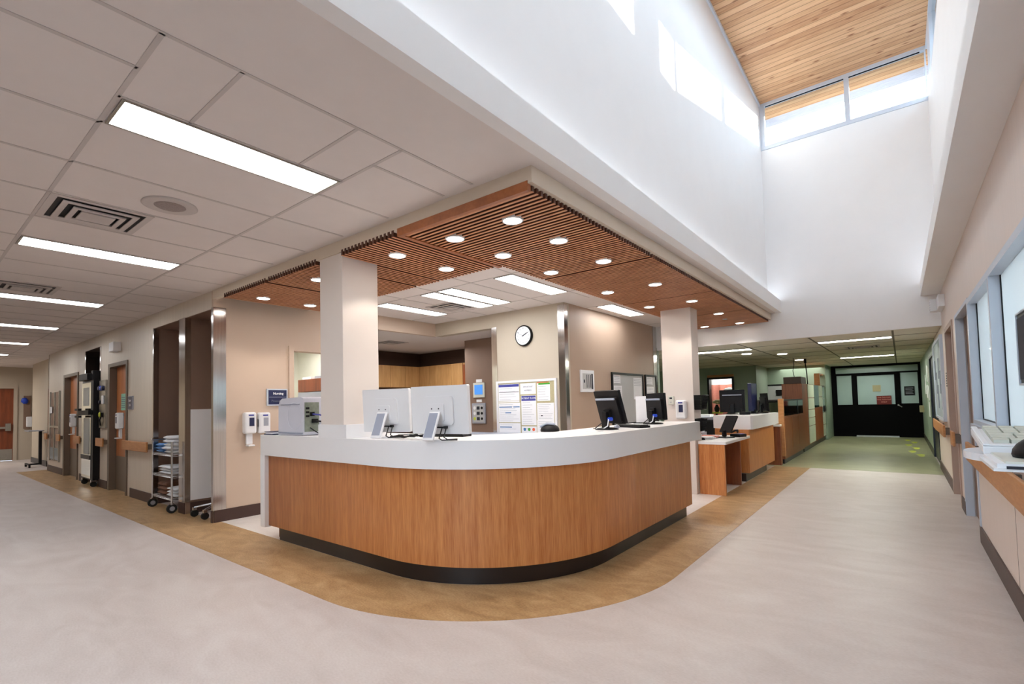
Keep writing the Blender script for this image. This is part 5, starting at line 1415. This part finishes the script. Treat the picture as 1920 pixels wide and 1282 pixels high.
MB().box(-2.415, -2.40, 11.9, 13.9, 1.02, 1.28).build('contents', M['cabwhite'], t)
t = thing('tall_cabinet', 'tall wall of cherry and cream cabinets with glass doors along the far hall', 'cabinet', (-2.2, 17.4, 0))
MB().box(-2.42, -1.965, 14.40, 20.4, 0.12, 1.74).build('carcass', M['veneer_flat'], t)
MB().box(-2.40, -1.98, 14.45, 20.4, 0.0, 0.12).build('plinth', M['toe'], t)
MB().box(-2.38, -1.98, 14.42, 15.25, 1.741, 1.92).build('top_box', M['darkbrown'], t, 0.01)
for (y0, y1, rows) in ((15.3, 16.45, ((0.15, 0.60), (0.62, 0.82), (0.84, 1.04), (1.06, 1.36), (1.38, 1.73))), (17.6, 18.35, ((1.09, 1.38), (1.40, 1.73))), (18.4, 20.3, ((0.15, 0.50), (0.52, 0.88)))):
    for z0, z1 in rows: MB().box(-1.965, -1.948, y0, y1, z0, z1).build('cream_door', M['cabwhite'], t, 0.003)
for (y0, y1) in ((16.5, 17.2), (17.22, 17.95)): MB().box(-1.965, -1.950, y0, y1, 0.15, 1.06).build('wood_door', M['veneer_flat'], t, 0.003)
MB().box(-1.965, -1.952, 16.5, 17.5, 1.09, 1.73).build('dark_glass', mat('dark_green_glass', (40, 62, 54), 0.08, var=0.3, scale=20), t)
MB().box(-1.964, -1.95, 18.4, 20.3, 0.90, 1.73).build('display_glass', M['milk'], t)
b = MB(); b.box(-1.962, -1.944, 18.35, 20.35, 1.32, 1.35); b.box(-1.962, -1.944, 18.35, 20.35, 1.70, 1.74); b.build('shelf_edge', M['toe'], t)
MB().box(-1.95, -1.93, 18.5, 19.4, 0.92, 1.10).build('black_box', M['black'], t)
b = MB(); b.box(-2.1, -1.955, 17.9, 18.0, 1.741, 2.12); b.box(-2.1, -1.955, 17.9, 19.2, 2.08, 2.12); b.build('shelf_unit', M['rail'], t)

# ceiling mounted hooks and cable near the cabinet
t = thing('ceiling_cable', 'thin cable and black bracket hanging from the far hall ceiling over the cabinets', 'cable', (-2.1, 15.6, 2.0))
MB().tube([(-2.2, 14.9, 2.445), (-2.19, 14.9, 2.25), (-2.22, 14.9, 2.1), (-2.2, 14.95, 1.92)], 0.008).build('cable', M['ink'], t)
b = MB(); b.cyl((-2.02, 15.6, 2.445), (-2.02, 15.6, 2.32), 0.03); b.tube([(-2.02, 15.6, 2.35), (-2.0, 15.65, 2.0), (-2.0, 15.7, 1.75)], 0.014); b.build('bracket', M['softblack'], t)

# far black doors (plane y = 20.6)
FY = 20.6
d = thing('door_4', 'black double door set with frosted panes at the end of the far hall', None, (-0.7, FY, 0), kind='structure')
f = MB(); wall_holes(f, 'y', FY, FY + 0.08, -1.95, 0.54, 0, 2.445, [(-1.76, 0.475, 2.17, 2.37), (-1.74, -1.31, 1.09, 2.10), (-1.155, -0.145, 1.09, 2.07), (0.01, 0.455, 1.11, 2.12)])
f.build('door_leaf', M['blackdoor'], d)
for (x0, x1, z0, z1) in ((-1.76, 0.475, 2.17, 2.37), (-1.74, -1.31, 1.09, 2.10), (-1.155, -0.145, 1.09, 2.07), (0.01, 0.455, 1.11, 2.12)):
    MB().box(x0, x1, FY + 0.03, FY + 0.04, z0, z1).build('door_pane', M['milk'], d)
MB().box(-1.24, -0.09, FY - 0.015, FY, 0.0, 0.045).build('threshold_plate', M['steel_sat'], d)
h = MB(); h.cyl((-0.07, FY, 1.06), (-0.07, FY - 0.06, 1.06), 0.025); h.cyl((-0.07, FY - 0.05, 1.06), (0.02, FY - 0.05, 0.99), 0.012); h.build('door_handle', M['steel_sat'], d)
MB().box(-2.6, 0.8, FY + 0.08, FY + 0.2, 0, 2.5).build('wall_far', M['greenwall'], **STR)
t = thing('door_sign', 'red sign with white lettering at the foot of the middle pane of the black doors', 'sign', (-0.44, FY - 0.01, 1.08))
MB().box(-0.64, -0.245, FY - 0.012, FY - 0.002, 1.085, 1.375).build('face', M['red'], t)
for s_, z in (('Stop. Restricted', 1.325), ('Area. Authorized', 1.25), ('ONLY', 1.165)): text('sign_text', s_, 0.052 if z > 1.2 else 0.06, (-0.443, FY - 0.013, z), '-y', M['pink'], t, 0.001)
t = thing('door_notice', 'faded beige notice in the middle pane of the black doors', 'notice', (-0.62, FY + 0.02, 1.52))
MB().box(-0.735, -0.515, FY + 0.022, FY + 0.03, 1.52, 1.735).build('sheet', M['cork'], t)
t = thing('door_notice', 'black notice in the right pane of the black doors', 'notice', (0.23, FY + 0.02, 1.36))
MB().box(0.10, 0.365, FY + 0.018, FY + 0.028, 1.365, 1.665).build('sheet', M['black'], t)
b = MB()
for i in range(5): b.box(0.13, 0.33 - 0.02 * (i % 2), FY + 0.016, FY + 0.018, 1.60 - 0.045 * i, 1.612 - 0.045 * i)
b.build('text_line', M['grey'], t)

# floor footprints
for i, (x, y) in enumerate(((0.11, 19.38), (0.26, 18.58), (0.12, 17.55), (0.26, 16.58), (0.17, 15.62), (0.31, 14.74))):
    b = MB(); b.prism([(x + 0.085 * math.cos(a) * (1.0 if math.sin(a) > 0 else 0.75), y + 0.20 * math.sin(a)) for a in [k * PI / 9 for k in range(18)]], 0.0017, 0.0032)
    b.prism([(x + 0.06 * math.cos(a), y - 0.30 + 0.07 * math.sin(a)) for a in [k * PI / 6 for k in range(12)]], 0.0017, 0.0032)
    b.build('floor_footprint', M['yellow'], None, label=['yellow footprint decal farthest away, at the black doors', 'second farthest yellow footprint decal', 'third farthest yellow footprint decal',
        'third nearest yellow footprint decal', 'second nearest yellow footprint decal', 'nearest yellow footprint decal on the green floor'][i], cat='floor decal', group='yellow footprints in the far hall')

# ------------------------------------------------------------------ right wall (plane x = 0.54)
w = MB()
wall_holes(w, 'x', 0.54, 0.70, -4.2, 12.25, 0, 2.94, [(1.2, 6.335, 1.12, 2.26), (6.37, 7.68, 0, 2.275), (8.16, 9.25, 0, 2.28)])
w.build('wall_right', M['vinyl_right'], **STR)
w = MB(); wall_holes(w, 'x', 0.54, 0.70, 12.25, 20.7, 0, 2.5, [(12.3, 14.5, 0, 2.19)]); w.build('wall_right_far', M['greenwall'], **STR)
b = MB()
for y0, y1 in ((-4.0, 6.37), (7.68, 8.16), (9.25, 12.3)): b.box(0.528, 0.54, y0, y1, 0, 0.155)
b.build('baseboard_right', M['base'], **STR)
MB().box(0.528, 0.54, 14.5, 20.6, 0, 0.15).build('baseboard_right_far', M['toe'], **STR)
# panel seams of the lower wall
b = MB()
for y in (4.46, 3.24, 2.02): b.box(0.5385, 0.54, y - 0.003, y + 0.003, 0.155, 1.10)
b.build('trim_5', M['frame'], **STR)
wi = thing('window_4', 'large frosted interior window on the right wall with blue white frame', None, (0.57, 4.0, 1.1), kind='structure')
f = MB()
f.box(0.53, 0.61, 1.1, 6.37, 1.10, 1.15); f.box(0.505, 0.54, 1.1, 6.34, 1.085, 1.112); f.box(0.53, 0.61, 1.1, 6.37, 2.235, 2.285)
f.box(0.53, 0.61, 6.30, 6.37, 1.1, 2.285)
for y in (4.90, 3.3, 1.75): f.box(0.53, 0.61, y, y + 0.06, 1.15, 2.235)
f.build('window_frame', M['alu'], wi)
for y0, y1 in ((4.96, 6.30), (3.36, 4.90), (1.81, 3.30), (1.2, 1.75)): MB().box(0.597, 0.602, y0, y1, 1.15, 2.235).build('window_pane', M['frost'], wi)
g = MB()
for y0, y1 in ((4.96, 6.30), (3.36, 4.90), (1.81, 3.30)):
    g.box(0.590, 0.598, y0, y0 + 0.012, 1.15, 2.235); g.box(0.590, 0.598, y1 - 0.012, y1, 1.15, 2.235); g.box(0.590, 0.598, y0, y1, 1.15, 1.16)
g.build('window_gasket', M['black'], wi)
w = MB(); w.box(2.9, 3.0, 0.8, 6.4, 0, 2.75); w.box(0.70, 3.0, 0.75, 0.85, 0, 2.75); w.box(0.70, 3.0, 6.34, 6.42, 0, 2.75); w.box(0.70, 3.0, 0.8, 6.4, 2.70, 2.8)
w.build('wall_room_behind_glass', M['white_wall'], **STR)
for yy in (1.9, 3.6, 5.3):
    ld = bpy.data.lights.new('added_room_light', 'AREA'); ld.energy = 36; ld.size = 0.8; ld.color = (0.96, 0.99, 1.0)  # unseen area lights added to brighten the frosted panes and right side
    lo = bpy.data.objects.new('added_room_light', ld); COL.objects.link(lo); lo.location = (1.9, yy, 2.66)
d = thing('door_5', 'doorway with blue white frame right of the frosted window', None, (0.6, 7.0, 0), kind='structure')
f = MB(); f.box(0.53, 0.605, 7.66, 7.74, 0, 2.29); f.box(0.53, 0.605, 6.32, 6.39, 0, 2.29); f.box(0.53, 0.605, 6.32, 7.74, 2.26, 2.30); f.build('door_frame', M['alu'], d)
MB().box(0.62, 0.66, 6.39, 7.68, 0, 2.27).build('door_leaf', M['brown'], d)
d = thing('door_6', 'taupe framed doorway farther along the right wall', None, (0.6, 8.7, 0), kind='structure')
f = MB(); f.box(0.525, 0.62, 9.23, 9.33, 0, 2.30); f.box(0.525, 0.62, 8.10, 8.18, 0, 2.30); f.box(0.525, 0.62, 8.1, 9.33, 2.25, 2.31); f.build('door_frame', mat('taupe_rose_frame', (176, 152, 138), 0.5), d)
lf = MB().box(0.62, 0.66, 8.18, 9.23, 0, 2.27).build('door_leaf', mat('taupe_door', (160, 138, 124), 0.45, var=0.04), d)
h = MB(); h.cyl((0.62, 8.32, 1.0), (0.56, 8.32, 1.0), 0.015); h.cyl((0.565, 8.32, 1.0), (0.565, 8.44, 1.0), 0.01); h.build('door_handle', M['chrome'], lf)
d = thing('door_7', 'dark navy door on the right side of the far hall', None, (0.6, 13.4, 0), kind='structure')
f = MB(); f.box(0.53, 0.62, 12.28, 12.36, 0, 2.21); f.box(0.53, 0.62, 14.44, 14.52, 0, 2.21); f.box(0.53, 0.62, 12.28, 14.52, 2.17, 2.22); f.build('door_frame', M['navydoor'], d)
MB().box(0.56, 0.60, 12.36, 14.44, 0, 2.18).build('door_leaf', M['navydoor'], d)
rail_r(9.36, 12.15, 'beech handrail under the framed directory on the right wall')
rail_r(7.76, 8.10, 'short beech handrail between the two doorways of the right wall')
rail_r(-1.0, 6.28, 'long beech handrail under the frosted window, nearest to the viewer')
t = thing('framed_directory', 'tall framed glass directory with printed sheets on the right wall', 'framed board', (0.54, 11.3, 1.0))
MB().box(0.515, 0.54, 10.05, 12.10, 1.0, 2.28).build('backing', M['frost'], t)
f = MB(); f.box(0.50, 0.54, 10.0, 10.07, 0.98, 2.30); f.box(0.50, 0.54, 12.08, 12.15, 0.98, 2.30); f.box(0.50, 0.54, 10.0, 12.15, 2.26, 2.31); f.box(0.50, 0.54, 10.0, 12.15, 0.97, 1.01); f.build('frame', M['alu'], t)
b = MB()
for i in range(6): b.box(0.510, 0.515, 10.2 + 0.3 * i, 10.42 + 0.3 * i, 1.15 + 0.25 * (i % 3), 1.55 + 0.22 * (i % 3))
b.build('sheets', M['print'], t)
t = thing('room_sign', 'narrow vertical sign with dark letters beside the taupe doorway', 'sign', (0.54, 9.55, 1.48))
MB().box(0.535, 0.54, 9.48, 9.62, 1.48, 1.72).build('plate', M['offwhite'], t)
b = MB()
for i in range(6): b.box(0.532, 0.535, 9.50, 9.60, 1.50 + 0.036 * i, 1.522 + 0.036 * i)
b.build('letters', M['ink'], t)
t = thing('wall_alarm', 'white two-part alarm box high on the right wall', 'wall device', (0.5, 9.6, 2.62))
MB().box(0.40, 0.54, 9.55, 9.75, 2.62, 2.80).build('lamp_box', M['white'], t, 0.005)
MB().box(0.47, 0.54, 9.10, 9.50, 2.62, 2.79).build('horn_box', M['white'], t, 0.005)
b = MB()
for i in range(4): b.box(0.398, 0.40, 9.57, 9.73, 2.65 + 0.035 * i, 2.658 + 0.035 * i)
b.build('slots', M['grey'], t)
t = thing('wall_papers', 'stack of white notices pinned along the green right wall', 'notices', (0.54, 15.6, 1.0))
for i, (y, z0, z1) in enumerate(((15.0, 1.65, 2.05), (15.2, 1.25, 1.60), (15.7, 1.70, 2.1), (16.0, 1.3, 1.62), (15.3, 0.85, 1.2), (17.0, 1.4, 1.9))):
    MB().box(0.532, 0.54, y, y + 0.42, z0, z1).build('sheet', M['paper'], t)
t = thing('fire_box', 'small cream box at the far end of the right wall', 'wall device', (0.5, 19.6, 0.9))
MB().box(0.44, 0.54, 19.4, 19.8, 0.85, 1.05).build('case', M['cork'], t, 0.005)

# ------------------------------------------------------------------ wall mounted workstation close to the viewer
t = thing('wall_workstation', 'wall mounted keyboard tray with arm at the right edge, nearest to the viewer', 'workstation', (0.3, 1.1, 1.26))
tp = arc(0.20, 1.17, 0.118, PI / 2, PI * 1.35, 14) + [(0.13, 0.90), (0.62, 0.90), (0.62, 1.288)]
tp = [(min(x, 0.535), y) for x, y in tp]
MB().prism(tp, 1.288, 1.300).build('tray', M['white'], t, 0.002)
b = MB(); b.box(0.36, 0.44, 1.05, 1.13, 1.20, 1.288); b.box(0.38, 0.54, 1.06, 1.12, 1.20, 1.24); b.box(0.53, 0.54, 1.0, 1.18, 1.0, 1.44)
b.build('wall_arm', M['grey'], t, 0.004)
t = thing('keyboard', 'beige full size keyboard on the wall mounted tray at the right edge', 'keyboard', (0.32, 1.1, 1.300), 0.0)
def kslab(b, x0, x1, v0, v1, h0, h1):
    """keyboard wedge: v is depth 0 (front) to 1 (back); rises toward the back"""
    ya, yb = 1.015 + 0.155 * v0, 1.015 + 0.155 * v1
    za, zb = 1.300 + 0.014 + 0.018 * v0, 1.300 + 0.014 + 0.018 * v1
    vs = [(x0, ya, za + h0), (x1, ya, za + h0), (x1, yb, zb + h0), (x0, yb, zb + h0), (x0, ya, za + h1), (x1, ya, za + h1), (x1, yb, zb + h1), (x0, yb, zb + h1)]
    b._add(vs, [(0, 3, 2, 1), (4, 5, 6, 7), (0, 1, 5, 4), (1, 2, 6, 5), (2, 3, 7, 6), (3, 0, 4, 7)])
b = MB(); kslab(b, 0.093, 0.525, 0, 1, -0.006, 0.006); kslab(b, 0.093, 0.101, 0, 1, 0.006, 0.010); kslab(b, 0.093, 0.525, 0, 0.08, 0.006, 0.009)
b.build('case', M['white'], t, 0.002)
rnk = random.Random(4)
for r_ in range(6):
    v0 = 0.12 + 0.142 * r_
    x = 0.106
    while x < 0.515:
        if r_ == 0 and 0.17 < x < 0.28: wd = 0.115
        else: wd = 0.0185 if r_ not in (1, 2) or x > 0.112 else 0.028
        if x + wd > 0.522: break
        b = MB(); kslab(b, x + 0.001, x + wd - 0.001, v0, v0 + 0.118, 0.004, 0.0125)
        b.build('key', M['key'], t)
        x += wd + 0.0005
t = thing('mouse_pad_book', 'white ring bound booklet lying on the tray under the black mouse', 'booklet', (0.3, 0.93, 1.300))
MB().box(0.088, 0.50, 0.868, 1.005, 1.3005, 1.3045).build('lower_cover', M['white'], t)
MB().box(0.092, 0.50, 0.872, 1.003, 1.3045, 1.310).build('pages', M['paper'], t)
MB().box(0.100, 0.50, 0.874, 1.003, 1.310, 1.3125).build('upper_cover', M['offwhite'], t)
MB().box(0.10, 0.17, 0.8665, 0.8685, 1.3040, 1.3075).build('dark_edge', M['ink'], t)
t = mouse('glossy black mouse on the booklet at the right edge', 0.165, 0.935, 1.3130, math.radians(90), 0.9)
t = thing('wall_screen', 'dark wall screen with a silver bezel, cut by the right edge', 'monitor', (0.5, 3.6, 1.4))
MB().box(0.475, 0.505, 2.9, 3.50, 1.44, 1.78).build('housing', M['black'], t, 0.004)
MB().box(0.470, 0.476, 2.92, 3.48, 1.46, 1.76).build('screen', M['ink'], t)
b = MB(); b.box(0.468, 0.508, 3.50, 3.508, 1.432, 1.788); b.box(0.468, 0.508, 2.9, 3.508, 1.78, 1.788); b.box(0.468, 0.508, 2.9, 3.508, 1.432, 1.44); b.build('bezel', M['alu'], t)
MB().box(0.505, 0.60, 3.15, 3.3, 1.55, 1.65).build('mount', M['black'], t)
